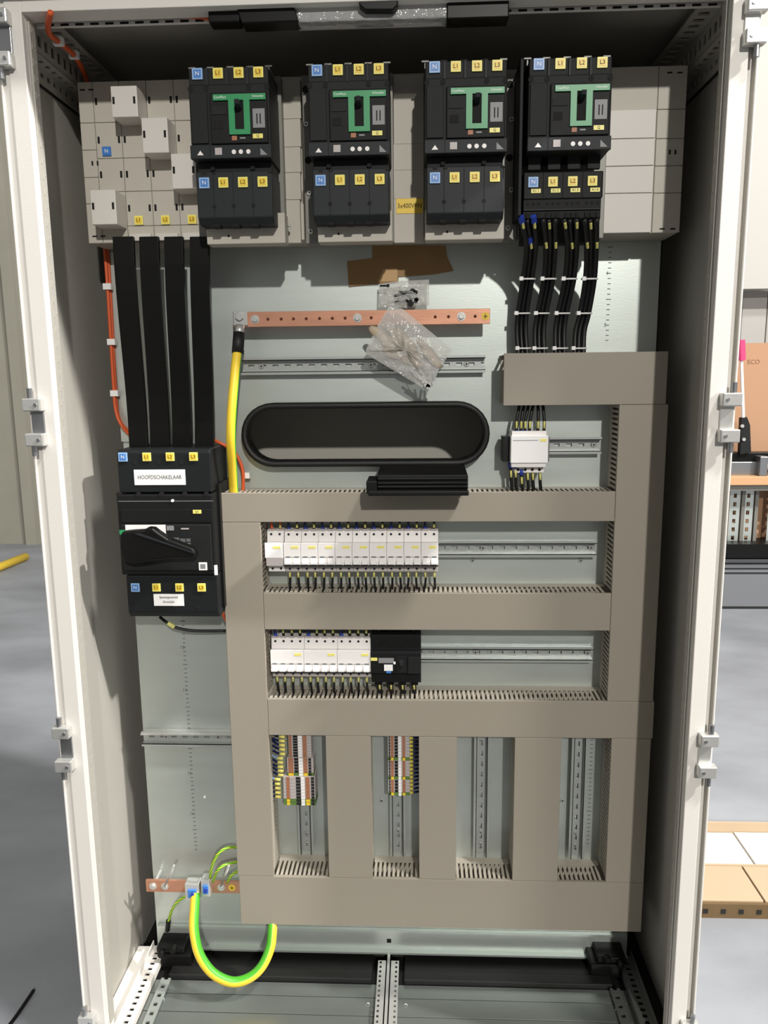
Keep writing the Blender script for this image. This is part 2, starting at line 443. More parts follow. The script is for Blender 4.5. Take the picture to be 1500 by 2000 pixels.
# rubber collar of the cut-out
b = MB(); A = stadium(RC[0], RC[1], rhw, rhh); B = stadium(RC[0], RC[1], rhw-.012, rhh-.012)
n = len(A); y0, y1 = .252, .2895
vs = [(p[0], y0+.004, p[1]) for p in A]+[(p[0], y0, p[1]) for p in stadium(RC[0], RC[1], rhw-.003, rhh-.003)]+[(p[0], y0, p[1]) for p in stadium(RC[0], RC[1], rhw-.010, rhh-.010)]+[(p[0], y0+.004, p[1]) for p in B]+[(p[0], YP+.01, p[1]) for p in B]+[(p[0], y1, p[1]) for p in A]
fs = []
for k in range(6):
    k2 = (k+1) % 6
    for i in range(n): fs.append((k*n+i, k*n+(i+1) % n, k2*n+(i+1) % n, k2*n+i))
b.add(vs, fs)
o = b.build('grommet_ring', 'black_soft', None, smooth_=True); tag(o, 'long oval black rubber collar around the cut-out in the plate', 'collar')
# black plastic block below the oval
st = thing('cable_entry_block', 'black ribbed plastic block sitting under the oval collar on the duct', 'block', (.075, .2, 1.16))
a = W(735, 914, .25)[0]; b_ = W(915, 914, .25)[0]
MB().prism([(.2895, 1.205), (.235, 1.205), (.135, 1.199), (.135, 1.172), (.19, 1.163), (.2895, 1.163)], 'x', -.006, .166).build('body', 'black', st, bev=.002)
MB().box(-.022, .166, .108, .140, 1.1635, 1.1725).build('foot', 'black', st, bev=.002)
for z in (1.178, 1.185, 1.193):
    MB().box(-.005, .165, .128, .136, z-.0016, z+.0016).build('rib', 'mccb_dark', st, bev=.0008)
MB().box(-.026, -.006, .12, .2, 1.166, 1.190).build('side_lug', 'black', st, bev=.002)

# ================================================================ BUSBAR COVER BOX
bx = thing('busbar_enclosure', 'wide cream plastic busbar cover across the top of the plate', 'busbar cover', (0, .24, 1.64))
Z0, Z1 = 1.640, 1.926
MB().box(-.5530, .5530, .2035, YP-.001, Z0, Z1).build('base', 'cover', bx, bev=.001)
ZR = [Z1, 1.855, 1.792, 1.7327, 1.6704, 1.6556]
XC = [-.528, -.4785, -.428, -.3765, -.3250]
def tile(x0, x1, z0, z1, m='cover', y0=.2, nm='cover_tile', y1=.2035):
    return MB().box(x0+.0004, x1-.0004, y0, y1, z0+.0004, z1-.0004).build(nm, m, bx, bev=.0008, segs=1)
for z0, z1 in ((1.855, Z1), (1.8075, 1.855), (1.759, 1.8075), (1.712, 1.759), (Z0, 1.712)):
    t = tile(-.556, -.528, z0, z1, nm='end_tile')
off = [0, 0, .0, .0]
shift = {0: (-.004, 0), 1: (0, 0), 2: (0, 0), 3: (0, 0)}
for r in range(4):
    for k in range(4):
        t = tile(XC[k], XC[k+1], ZR[r+1], ZR[r])
        zc = (ZR[r]+ZR[r+1])/2+.001
        nn = MB().box(XC[k]+.0035, XC[k]+.0075, .1996, .2003, zc-.006, zc+.006).box(XC[k+1]-.0075, XC[k+1]-.0035, .1996, .2003, zc-.006, zc+.006)
        nn.build('notch', 'hole', t)
for k in range(4):
    tile(XC[k], XC[k+1], Z0, ZR[4], 'cover' if k else 'cover')
    if k: tile(XC[k]+.004, XC[k+1]-.004, Z0+.002, ZR[5], 'cover_white', .194)
for x, z in ((-.5465, 1.912), (-.5305, 1.912), (-.5375, 1.784), (-.5275, 1.784), (-.543, 1.653), (-.527, 1.653)):
    v = z == 1.784
    MB().box(x-(.0015 if v else .0045), x+(.0015 if v else .0045), .1992, .2003, z-(.004 if v else .0012), z+(.004 if v else .0012)).build('notch', 'hole', bx)
# tall caps standing proud of the tiles
for px0, px1, py0, py1 in ((215, 270, 168, 228), (275, 330, 230, 298), (333, 385, 300, 368), (175, 229, 371, 438)):
    y = .150
    a = W(px0, py0, y); c_ = W(px1, py1, y)
    o = MB().box(a[0], c_[0], y, .2, c_[1], a[1]).build('tall_cap', 'cover_white', bx, bev=.0015)
    zc = (a[1]+c_[1])/2+.002
    MB().box(a[0]+.0025, a[0]+.0065, y-.0004, y+.001, zc-.006, zc+.006).box(c_[0]-.0075, c_[0]-.0035, y-.0004, y+.001, zc-.006, zc+.006).build('notch', 'hole', o)
def marker(parent, x, z, y, s, txt, blue=False, fill=None):
    """square phase marker: raised rim, inner field and its letter"""
    m1 = 'lblue' if blue else 'yellow_lt'; m2 = 'blue' if blue else 'yellow'
    if blue: s *= 1.06
    o = MB().box(x-s/2, x+s/2, y-.003, y, z-s/2, z+s/2).build('phase_marker', fill or m1, parent, bev=.0005, segs=1)
    MB().box(x-s*.34, x+s*.34, y-.0034, y-.0029, z-s*.34, z+s*.34).build('field', m2, o)
    text(txt, x, y-.0036, z, s*.55, 'white' if blue else 'ink', o)
    return o
a = W(209, 296, .2); marker(bx, a[0], a[1], .2, .0155, 'N', True, 'blue')
for px, py, t in ((272, 431, 'L1'), (324, 430, 'L2'), (376, 429, 'L3')):
    a = W(px, py, .2); marker(bx, a[0], a[1], .199, .0165, t)
# middle columns of cover tiles
def column(px0, px1, ys, y):
    for i in range(len(ys)-1):
        a = W(px0, ys[i], y); c_ = W(px1, ys[i+1], y)
        MB().box(a[0], c_[0], y, .2035, c_[1]+.0006, a[1]-.0006).build('cover_tile', 'cover', bx, bev=.0007, segs=1)
column(549, 588, (155, 232, 287, 337, 390, 475), .192)
column(768, 828, (147, 281, 332, 388, 474), .192)
# right hand end
for z0, z1 in ((1.853, Z1), (1.8035, 1.853), (1.7568, 1.8035), (1.7098, 1.7568), (Z0, 1.7098)):
    tile(.505, .556, z0, z1, nm='end_tile')
    if z1 < Z1: 
        MB().box(.387, .502, .1945, .2035, z0+.0005, z1-.0005).build('wide_tile', 'cover_white', bx, bev=.0007, segs=1)
    else: tile(.387, .505, z0, z1, nm='wide_tile')
for px, py, v in ((1308, 142, 0), (1328, 142, 0), (1308, 297, 1), (1319, 297, 1), (1293, 447, 0), (1314, 447, 0)):
    a = W(px, py, .2)
    MB().box(a[0]-(.0015 if v else .0045), a[0]+(.0015 if v else .0045), .1992, .2003, a[1]-(.004 if v else .0012), a[1]+(.004 if v else .0012)).build('notch', 'hole', bx)
# grey carrier plates behind the breakers and cream skirts below them
for px0, px1 in ((374, 548), (589, 767), (829, 1015), (1016, 1190)):
    a = W(px0, 150, .172)[0]; c_ = W(px1, 150, .172)[0]
    z0 = W(700, 474, .172)[1]
    o = MB().box(a, c_, .172, .2035, z0, 1.917).build('carrier_plate', 'plate_grey', bx, bev=.001)
for px0, px1, r in ((402, 556, 1), (620, 766, 0), (830, 985, 0)):
    a = W(px0, 425, .135)[0]; c_ = W(px1, 425, .135)[0]
    z0 = W(700, 472, .135)[1]; z1 = W(700, 412, .135)[1]
    o = MB().box(a, c_, .135, .172, z0, z1).build('skirt', 'cover', bx, bev=.0015)
    x = a+(c_-a)*.28; MB().box(x-.0015, x+.0015, .1345, .136, z0+.012, z0+.016).build('notch', 'hole', o)
for px, py in ((598, 243), (604, 377), (999, 234), (998, 371), (1006, 165), (607, 452), (992, 445), (563, 443)):
    a = W(px, py, .172); screw(bx, a[0], .172, a[1], .005)
for px, py in ((597, 175), (602, 313), (996, 165), (995, 308)):
    a = W(px, py, .172); MB().cyl((a[0], .172, a[1]), 'y', .006, -.002, 12).build('carrier_hole', 'hole', bx)
# voltage sticker
a = W(774, 388, .19); c_ = W(826, 416, .19)
o = MB().box(a[0], c_[0], .1908, .1917, c_[1], a[1]).build('voltage_sticker', 'yellow', bx, label='yellow sticker lettered 3x400V+N')
text('3x400V+N', (a[0]+c_[0])/2, .1906, (a[1]+c_[1])/2, .0125, 'ink', o, sx=.82)

# ================================================================ MOULDED CASE BREAKERS
def q(px): return (px-830)/160*.1372
def zz(py): return W(910, py, .075)[1]-1.65
def phase_set(root, xs, py, y, s, dy=0.0, blue0=True):
    for i, (px, t) in enumerate(zip(xs, ('N', 'L1', 'L2', 'L3'))):
        marker(root, q(px), zz(py)-0.0*i, y, s, t, i == 0)
def make_mccb(short=False):
    r = thing('moulded_case_breaker', '', 'circuit breaker')
    B_ = .170-.0
    yo = .075
    def bx_(nm, x0, x1, y, ya, yb, m, bev=.001, par=None):
        return MB().box(q(x0), q(x1), y, B_ if par is None else y+.004, zz(yb), zz(ya)).build(nm, m, par or r, bev=bev)
    b = MB().box(q(830), q(990), .078, B_, zz(299), zz(150)).box(q(831), q(989), .080, B_, zz(151), zz(116))
    if not short: b.box(q(834), q(986), .100, B_, zz(319), zz(298))
    b.build('case', 'mccb', r, bev=.0015)
    # upper terminal zone: ridges and insulating barriers
    for px in (868, 908, 948):
        MB().box(q(px)-.0015, q(px)+.0015, .0765, .082, zz(152), zz(117)).build('rib', 'mccb_cover', r)
    for px in (831, 868, 908, 948, 985):
        o = MB().box(q(px)-.0012, q(px)+.0012, .105, .165, zz(118), zz(103)).box(q(px)-.006, q(px)+.006, .103, .106, zz(106), zz(103)).build('phase_barrier', 'plate_grey', r)
    for px in (865, 950, 834, 986):
        MB().cyl((q(px), .0778, zz(158)), 'y', .0045, -.0006, 12).build('recess', 'hole', r)
    # front: raised fourth-pole column, escutcheon
    MB().box(q(833), q(866), .075, .079, zz(268), zz(166)).build('neutral_cover', 'mccb', r, bev=.001)
    esc = MB().box(q(872), q(986), .0735, .079, zz(270), zz(168)).build('escutcheon', 'mccb_dark', r, bev=.0015)
    g = MB()
    T = [(880, 173), (984, 173), (984, 185), (952, 185), (952, 253), (940, 253), (922, 253), (910, 253), (910, 185), (880, 185)]
    g.box(q(880), q(984), .0700, .0740, zz(185), zz(173))
    g.box(q(910), q(922), .0700, .0740, zz(253), zz(185)); g.box(q(940), q(952), .0700, .0740, zz(253), zz(185)); g.box(q(922), q(940), .0700, .0740, zz(253), zz(243))
    go = g.build('green_bezel', 'green', r, label='green bezel around the toggle')
    text('ComPact', q(894), .0698, zz(179), .0056, 'white', go); text('Schneider', q(969), .0698, zz(178.5), .0050, 'white', go)
    MB().box(q(922), q(940), .0728, .0738, zz(243), zz(185)).build('toggle_slot', 'hole', r)
    MB().prism([(.0735, zz(205)), (.052, zz(200)), (.050, zz(191)), (.0735, zz(187))], 'x', q(926.5), q(936)).build('toggle', 'mccb_cover', r, bev=.001)
    MB().box(q(876), q(905), .0722, .0736, zz(212), zz(196)).build('nameplate', 'mccb', r)
    MB().box(q(878), q(896), .0728, .0736, zz(240), zz(224)).build('test_window', 'hole', r)
    s_ = MB().box(q(957), q(981), .0725, .0736, zz(240), zz(202)).build('rating_plate', 'sticker', r, label='grey rating plate')
    for k in (.35, .62): MB().box(q(957)+.0206*k-.001, q(957)+.0206*k+.001, .0723, .0727, zz(232), zz(212)).build('bar', 'mccb_dark', s_)
    MB().box(q(914), q(924), .0722, .0736, zz(264), zz(255)).build('trip_button', 'brown_part', r, label='small orange-red trip button')
    MB().box(q(930), q(941), .0727, .0736, zz(261), zz(258)).build('mini_text', 'sticker', r)
    o = MB().box(q(956), q(976), .0718, .0736, zz(261), zz(252)).build('device_label', 'yellow_lt', r)
    text('Q', q(966), .0716, zz(256.5), .006, 'ink', o)
    # trip unit
    tu = MB().box(q(829), q(991), .0725, .080, zz(299), zz(272)).build('trip_unit', 'mccb_cover', r, bev=.001)
    MB().box(q(879), q(893), .0718, .0727, zz(292), zz(278)).build('data_field', 'grey_pl', tu)
    for px in (917, 931, 946):
        d = MB().cyl((q(px), .0726, zz(287)), 'y', .0038, -.0016, 10).build('dial', 'white_pl', tu)
    MB().prism([(q(843), zz(292)), (q(856), zz(292)), (q(849.5), zz(283))], 'y', .0716, .0727).build('dial', 'white_pl', tu)
    MB().prism([(q(970), zz(294)), (q(984), zz(294)), (q(970), zz(280))], 'y', .0720, .0727).build('trip_curve', 'sticker', tu)
    MB().box(q(868.5), q(869.5), .072, .0727, zz(298), zz(273)).build('joint', 'hole', tu)
    phase_set(r, (849, 890, 931, 970), 128, .080, .0170)
    if not short:
        # long lower terminal shield
        x0, x1 = q(833), q(988)
        yl = .088
        zt, zb = zz(320), zz(413)
        MB().prism([(yl, zt), (yl, zb), (yl+.012, zb-.010), (B_, zb-.010), (B_, zt)], 'x', x0, x1).build('terminal_shield', 'mccb_cover', r, bev=.002)
        for px in (868, 908, 948):
            MB().box(q(px)-.0005, q(px)+.0005, yl-.0003, yl+.001, zb+.002, zt-.001).build('joint', 'hole', r)
            MB().cyl((q(px), yl+.0005, zz(390)), 'y', .0036, -.0009, 12).build('recess', 'hole', r)
            MB().box(q(px)-.008, q(px)+.006, yl+.010, yl+.03, zb-.014, zb-.006).build('clip', 'hole', r, bev=.001)
        for px in (850, 870, 985): MB().box(q(px)-.004, q(px)+.004, yl-.0004, yl+.001, zz(326), zz(323)).build('clip_slot', 'hole', r)
        phase_set(r, (850, 889, 929, 969), 343, yl, .0170)
        for px in (866, 948):
            MB().cyl((q(px), .0985, zz(312)), 'y', .004, -.004, 10).build('recess', 'hole', r)
    return r
mc = make_mccb()
LB = [('dark grey four-pole breaker with green bezel, leftmost of the four', 372), ('dark grey four-pole breaker with green bezel, second from left', 603), ('dark grey four-pole breaker with green bezel, third from left, right of the voltage sticker', 830)]
for i, (lb, px) in enumerate(LB):
    x = W(px, 270, .075)[0]
    if i == 0: mc.location = (x, 0, 1.65); mc['label'] = lb; mc['group'] = 'feeder breakers with long shields'
    else: dup(mc, (x, 0, 1.65), lb, 'feeder breakers with long shields')
m4 = make_mccb(True)
m4.location = (W(1031, 270, .075)[0], 0, 1.65)
m4['label'] = 'dark grey four-pole breaker with green bezel, rightmost, above the wired distribution block'
# side wall left of the fourth breaker
o = MB().box(W(1015, 200, .09)[0], W(1022, 200, .09)[0], .09, .171, 1.655, 1.905).build('divider_panel', 'mccb_dark', None, bev=.001)
tag(o, 'narrow upright black divider between third and fourth breaker', 'divider')
# distribution block below the fourth breaker
db = thing('distribution_block', 'black four-pole terminal block under the rightmost breaker, cables below', 'terminal block', (.325, .15, 1.63))
yd = .112
def dz(py): return W(1100, py, yd)[1]
def dx(px, py=360): return W(px, py, yd)[0]
X0, X1 = dx(1023), dx(1177)
MB().box(X0, X1, yd, .171, dz(388), dz(335)).build('body', 'mccb_dark', db, bev=.0015)
MB().prism([(yd+.002, dz(388)), (yd+.004, dz(426)), (yd+.045, dz(466)), (.171, dz(470)), (.171, dz(388))], 'x', X0, X1-.001).build('lower_body', 'mccb_dark', db, bev=.001)
for i in range(4):
    xa = X0+(X1-X0)*i/4; xb = X0+(X1-X0)*(i+1)/4
    MB().box(xa+.006, xb-.006, yd-.004, yd+.004, dz(332), dz(304)).build('terminal_lug', 'mccb', db, bev=.001)
    MB().box(xb-.0008, xb+.0002, yd-.0012, yd+.001, dz(386), dz(336)).build('joint', 'hole', db)
    xm = (xa+xb)/2-.001
    marker(db, xm, dz(355), yd, .0165, ('N', 'L1', 'L2', 'L3')[i], i == 0)
    l = MB().box(xm-.003, xm+.0135, yd-.001, yd+.001, dz(376), dz(368)).build('device_label', 'yellow_lt', db); text('X1.%d' % (i+1), xm+.005, yd-.0013, dz(372), .006, 'ink', l)
    for j in range(3): 
        MB().cyl((xa+.008+j*.0095, yd+.0028, dz(396)), 'y', .0026, -.0012, 8).build('screw_hole', 'hole', db)
        MB().box(xa+.005+j*.0095, xa+.0115+j*.0095, yd+.0005, yd+.01, dz(425), dz(415)).build('wire_hole', 'hole', db)
MB().box(X0+.001, X1-.002, yd-.0006, yd+.003, dz(410), dz(408)).build('ridge', 'mccb_cover', db)

# four bundles of black cables down to the top duct
PATH = [((1030, 428), (1037, 480), (1030, 545), (1020, 612), (1018, 650), (1022, 692)),
        ((1072, 428), (1075, 480), (1071, 545), (1058, 612), (1053, 650), (1055, 692)),
        ((1113, 428), (1117, 480), (1112, 545), (1098, 612), (1093, 650), (1094, 692)),
        ((1153, 428), (1155, 480), (1152, 545), (1141, 612), (1132, 650), (1131, 692))]
YS = (.108, .150, .210, .235, .240, .235)
for i, pth in enumerate(PATH):
    t = thing('cable_bundle', 'tied bundle of black cables, %s of four from the left, under the distribution block' % ORD[i], 'cables', P3(pth[-1][0], pth[-1][1], .235), 'cable bundles into the top duct')
    for k, off in enumerate((-.0085, 0.0, .0085)):
        pts = []
        for j, (px, py) in enumerate(pth):
            spread = 1.25 if j == 0 else 1.0
            p = P3(px, py, YS[j]); p.x += off*spread; p.y += (.004 if k == 1 else -.001); pts.append(p)
        pts[-1].z -= .01
        MB().tube(pts, .0048, 9).build('cable', 'wire_black', t, smooth_=True)
        p = pts[0]+(pts[1]-pts[0])*(.15+.75*((k+i) % 2))+Vector((0, -.002, 0)); d = (pts[1]-pts[0]).normalized()
        p.y -= .0045
        MB().tube([p, p+d*.012], .0025, 8, sub=1).build('marker_sleeve', 'sleeve', t)
        p.y += .0045
        if i == 0:
            MB().tube([p-d*.014, p-d*.001], .0053, 8, sub=1).build('ferrule', 'ferrule_blue', t)
    if i == 0: t['label'] = 'tied bundle of black cables with blue ferrules, leftmost of four'
    for j, py in ((2, 545), (3, 612), (4, 680)):
        px = pth[j][0] if j < 4 else pth[5][0]
        p = P3(px, py, YS[j])
        vs = smooth([p+Vector((-.016, 0, .0)), p+Vector((-.008, -.0085, -.0005)), p+Vector((.008, -.0085, -.0005)), p+Vector((.0145, 0, 0))], 3)
        tie = MB().tube(vs, .0016, 6, sub=1).build('cable_tie', 'white', t)
        MB().box(p.x-.016, p.x-.009, p.y-.011, p.y-.006, p.z-.0035, p.z+.0035).build('tie_head', 'white', tie)

# ================================================================ WIRING DUCTS
YD = .205
def duct(name, x0, x1, z0, z1, horiz, label, sides=(1, 1), spans=None, y=YD, pitch=.010):
    """a slotted trunk: base, finger walls on its two long sides, snap-on cover; spans limits the finger walls"""
    d = thing(name, label, 'cable duct', ((x0+x1)/2, YP, z0))
    ins = .0022
    MB().box(x0+ins, x1-ins, YP-.003, YP-.0003, z0+ins, z1-ins).build('base', 'duct_in', d)
    a0, a1 = (x0, x1) if horiz else (z0, z1)
    for s in (0, 1):
        if not sides[s]: continue
        sp = (spans[s] if spans and spans[s] else [(a0, a1)])
        for p0, p1 in sp:
            w_ = MB(); f_ = MB()
            if horiz:
                zc = (z0+ins, z0+ins+.0016) if s == 0 else (z1-ins-.0016, z1-ins)
                w_.box(p0, p1, YP-.022, YP-.003, *zc)
            else:
                xc = (x0+ins, x0+ins+.0016) if s == 0 else (x1-ins-.0016, x1-ins)
                w_.box(*xc, YP-.022, YP-.003, p0, p1)
            u = p0+.002
            while u < p1-.005:
                if horiz: f_.box(u, u+.0055, y+.004, YP-.022, *zc)
                else: f_.box(*xc, y+.004, YP-.022, u, u+.0055)
                u += pitch
            if horiz: f_.box(p0, p1, y+.001, y+.0075, *zc)
            else: f_.box(*xc, y+.001, y+.0075, p0, p1)
            w_.build('side_wall', 'duct_in', d); f_.build('finger_wall', 'duct_in', d, kind='stuff')
    MB().box(x0, x1, y, y+.0025, z0, z1).box(*((x0, x1, y+.0025, y+.008, z0, z0+.0018) if horiz else (x0, x0+.0018, y+.0025, y+.008, z0, z1))).box(*((x0, x1, y+.0025, y+.008, z1-.0018, z1) if horiz else (x1-.0018, x1, y+.0025, y+.008, z0, z1))).build('cover', 'duct', d, bev=.0012)
    return d
XL0, XL1 = -.328, -.2475
XR0, XR1 = .4605, .5535
zA = (1.3253, 1.4250); zB = (1.0963, 1.1558); zC = (.8700, .9480); zD = (.6360, .7172); zE = (.1855, .3035)
duct('wiring_duct', .2375, .5485, zA[0], zA[1], True, 'wide grey duct at upper right below the black cable bundles')
duct('wiring_duct', XR0, XR1, zD[1]+.0006, zA[0]-.0006, False, 'long upright grey duct along the right edge, upper piece', spans=[[(zB[1], zA[0]), (zC[1], zB[0]), (zD[1], zC[0])], None])
duct('wiring_duct', XL0, XR0-.0006, zB[0], zB[1], True, 'grey horizontal duct under the oval collar, topmost full-width one', spans=[[(XL1, XR0)], None])
duct('wiring_duct', XL0, XL1, zE[1]+.0006, zB[0]-.0006, False, 'long upright grey duct at the left beside the main switch', spans=[None, [(zC[1], zB[0]), (zD[1], zC[0]), (zE[1], zD[0])]])
duct('wiring_duct', XL1+.0006, XR0-.0006, zC[0], zC[1], True, 'grey horizontal duct between the two breaker rows')
duct('wiring_duct', XL1+.0006, .5565, zD[0], zD[1], True, 'grey horizontal duct below the lower breaker row, above four upright ones')
duct('wiring_duct', -.3255, .5535, zE[0], zE[1], True, 'tall grey horizontal duct at the very bottom', spans=[None, [(XL1, -.126), (-.030, .0713), (.151, .2727), (.3693, .4727)]])
duct('wiring_duct', .4727, .5535, zE[1]+.0006, zD[0]-.0006, False, 'short upright grey duct at lower right, right of the empty rail')
for (a0, a1), lb in zip(((-.126, -.030), (.0713, .151), (.2727, .3693)), ('short upright grey duct right of the left terminal strip', 'short upright grey duct right of the right terminal strip', 'short upright wide grey duct between the two empty rails')):
    duct('wiring_duct', a0, a1, zE[1]+.0006, zD[0]-.0006, False, lb)

# ================================================================ DIN RAILS
def hrail(x0, x1, zc, label, y=.268, hw=.0175, screws=(), m='galv_dull'):
    r = thing('mounting_rail', label, 'rail', ((x0+x1)/2, YP, zc-hw))
    b = MB()
    rail_plate(b, x0, x1, YP-.0065, YP-.0048, zc-.011, zc+.011, .025, .012, along='x', wid=.28)
    b.box(x0, x1, y, YP-.0008, zc-.0125, zc-.011).box(x0, x1, y, YP-.0008, zc+.011, zc+.0125)
    b.box(x0, x1, y, y+.0015, zc-hw, zc-.011).box(x0, x1, y, y+.0015, zc+.011, zc+hw)
    b.build('profile', m, r)
    for x in screws: screw(r, x, YP-.0065, zc, .0055)
    return r
def vrail(z0, z1, xc, label, y=.268, hw=.0175, screws=()):
    r = thing('mounting_rail', label, 'rail', (xc, YP, z0))
    b = MB()
    rail_plate(b, xc-.011, xc+.011, YP-.0065, YP-.0048, z0, z1, .025, .012, along='z', wid=.25)
    b.box(xc-.0125, xc-.011, y, YP-.0008, z0, z1).box(xc+.011, xc+.0125, y, YP-.0008, z0, z1)
    b.box(xc-hw, xc-.011, y, y+.0015, z0, z1).box(xc+.011, xc+hw, y, y+.0015, z0, z1)
    b.build('profile', 'galv_dull', r)
    for z in screws: screw(r, xc, YP-.0065, z, .0045)
    return r
a = W(470, 713, .27); c_ = W(948, 713, .27)
hrail(a[0], c_[0], (a[1]+c_[1])/2, 'bare steel rail behind the large clear bag', screws=(a[0]+.04, a[0]+.265, c_[0]-.037))
hrail(.262, .444, 1.241, 'short steel rail carrying the white modular contactor', screws=(.431,))
hrail(-.246, .4425, 1.0255, 'steel rail of the upper breaker row, empty at its right', screws=(.2075, .433))
hrail(-.246, .4425, .7945, 'steel rail of the lower breaker row, empty at its right', screws=(.194, .4335))
hrail(-.5465, XL0, .593, 'short steel rail at lower left beside the long duct', screws=(-.495, -.377))
o = MB().box(-.545, -.33, YP-.030, YP-.001, .606, .609).build('rail_lip', 'zinc', None); tag(o, 'thin bright steel strip above the lower left rail', 'strip')
a = W(597, 1600, .275)[0]; vrail(.315, .630, a, 'upright steel rail under the left terminal strip', screws=(.335, .36))
a = W(777, 1600, .275)[0]; vrail(.315, .630, a, 'upright steel rail under the right terminal strip', screws=(.37, .466))
a = W(940, 1560, .275)[0]; vrail(.315, .630, a, 'empty upright steel rail, left of two', screws=(.37, .34, .59))
a = W(1128, 1560, .275)[0]; vrail(.315, .630, a, 'empty upright steel rail, rightmost in the cabinet', screws=(.37, .34))

# ================================================================ MODULAR BREAKERS
MW = .0176
def make_mcb(nmod, style='mcb'):
    r = thing('modular_breaker', '', 'circuit breaker')
    w_ = nmod*MW; g = .0003; H = .088
    def Z(t): return H-t
    b = MB()
    b.prism([(.238, 0), (.238, .0135), (.232, .0155), (.232, Z(71)) if False else (.232, .0165), (.218, .0175), (.218, H-.0225), (.232, H-.0235), (.236, H), (.268, H), (.268, 0)], 'x', g, w_-g)
    body = b.build('body', 'white_pl', r, bev=.0006, segs=1)
    if style == 'mcb':
        MB().box(g, w_-g, .2160, .2182, .0165, .0192).build('shadow_gap', 'ink', r)
        MB().box(g, w_-g, .2372, .2378, 0.0005, .013).build('terminal_face', 'grey_pl', r)
        MB().box(.002, w_-.0025, .2172, .2182, .0355, .0362).build('printed_line', 'sticker', r)
        for i in range(nmod):
            xc = (i+.5)*MW
            MB().box(xc-.0045, xc+.0045, .2176, .2183, .0345, .0372).build('toggle_window', 'ink_grey', r)
            MB().prism([(.218, .0195), (.207, .0225), (.207, .0265), (.218, .034)], 'x', xc-.0062, xc+.0062).build('toggle', 'white', r, bev=.0005, segs=1)
    else:
        MB().box(g, w_-g, .214, .219, .0175, .0345).build('test_block', 'grey_pl', r, bev=.0006)
        MB().box(g-.002, w_-.002, .2135, .219, .0345, .0655).build('lid', 'white', r, bev=.0006)
    MB().box(w_-.0195, w_-.0045, .2130 if style != 'mcb' else .2172, .2185, .0540, .0590).build('device_label', 'yellow_lt', r)
    for i in range(nmod):
        xc = (i+.5)*MW
        MB().cyl((xc, .2352, H-.008), 'y', .0025, -.0016, 10).build('terminal_screw', 'ink', r)
        MB().cyl((xc, .2380, .0065), 'y', .0025, -.0014, 10).build('terminal_screw', 'ink', r)
        MB().box(xc-.0065, xc+.0065, .2335, .2360, H-.0008, H+.003).build('terminal_clamp', 'grey_pl', r)
    return r
z1 = .9848; x1 = -.2395
d0 = make_mcb(2, 'rcd'); d0.location = (x1-.001, 0, z1-.0005+.001); d0['label'] = 'white two-module device without toggles, first at left in the upper row'
m2 = make_mcb(2)
for i in range(9):
    lb = 'white two-pole modular breaker, %s toggled one from the left in the upper row' % ORD[i]
    loc = (x1+(i+1)*2*MW, 0, z1)
    if i == 0: m2.location = loc; m2['label'] = lb; m2['group'] = 'upper row modular breakers'
    else: dup(m2, loc, lb, 'upper row modular breakers')
z2 = .7545; x2 = -.2400
m4p = make_mcb(4)
for i in range(3):
    lb = 'white four-pole modular breaker, %s in the lower row' % ['leftmost', 'middle one', 'rightmost, beside the black device,'][i]
    loc = (x2+i*4*MW, 0, z2)
    if i == 0: m4p.location = loc; m4p['label'] = lb; m4p['group'] = 'lower row modular breakers'
    else: dup(m4p, loc, lb, 'lower row modular breakers')
# black four-pole device at the end of the lower row
bd = thing('black_breaker', 'black four-pole compact breaker at the right end of the lower row', 'circuit breaker', (.02, .268, .745))
xa, xb = -.0283, .0765
MB().prism([(.232, .745), (.232, .770), (.214, .772), (.214, .818), (.226, .822), (.226, .852), (.268, .852), (.268, .745)], 'x', xa, xb).build('body', 'mccb_dark', bd, bev=.001)
MB().box(-.012, .02, .2132, .2142, .795, .806).build('nameplate', 'sticker', bd)
MB().box(-.0005, .0175, .2130, .2142, .778, .7915).build('white_label', 'white', bd)
MB().box(.004, .014, .2131, .2142, .773, .7775).build('blue_label', 'blue', bd)
MB().box(-.028, -.0145, .2130, .2142, .8, .8065).build('device_label', 'yellow_lt', bd)
MB().box(.019, .0235, .2122, .2142, .793, .798).build('test_button', 'white', bd)
MB().box(.0255, .0455, .2125, .2142, .774, .811).build('toggle_window', 'hole', bd)
MB().box(.031, .040, .203, .2142, .792, .803).build('toggle', 'mccb_cover', bd, bev=.001)
MB().box(.049, .0755, .2115, .2142, .772, .809).build('side_panel', 'mccb', bd, bev=.001)
for i in range(4):
    xc = xa+.014+i*.0255
    MB().cyl((xc, .2262, .838), 'y', .0035, -.0012, 10).build('terminal_screw', 'hole', bd)
    MB().cyl((xc, .2322, .757), 'y', .0035, -.0012, 10).build('terminal_screw', 'hole', bd)
    MB().box(xc-.008, xc+.008, .24, .262, .736, .745).build('terminal', 'black', bd)

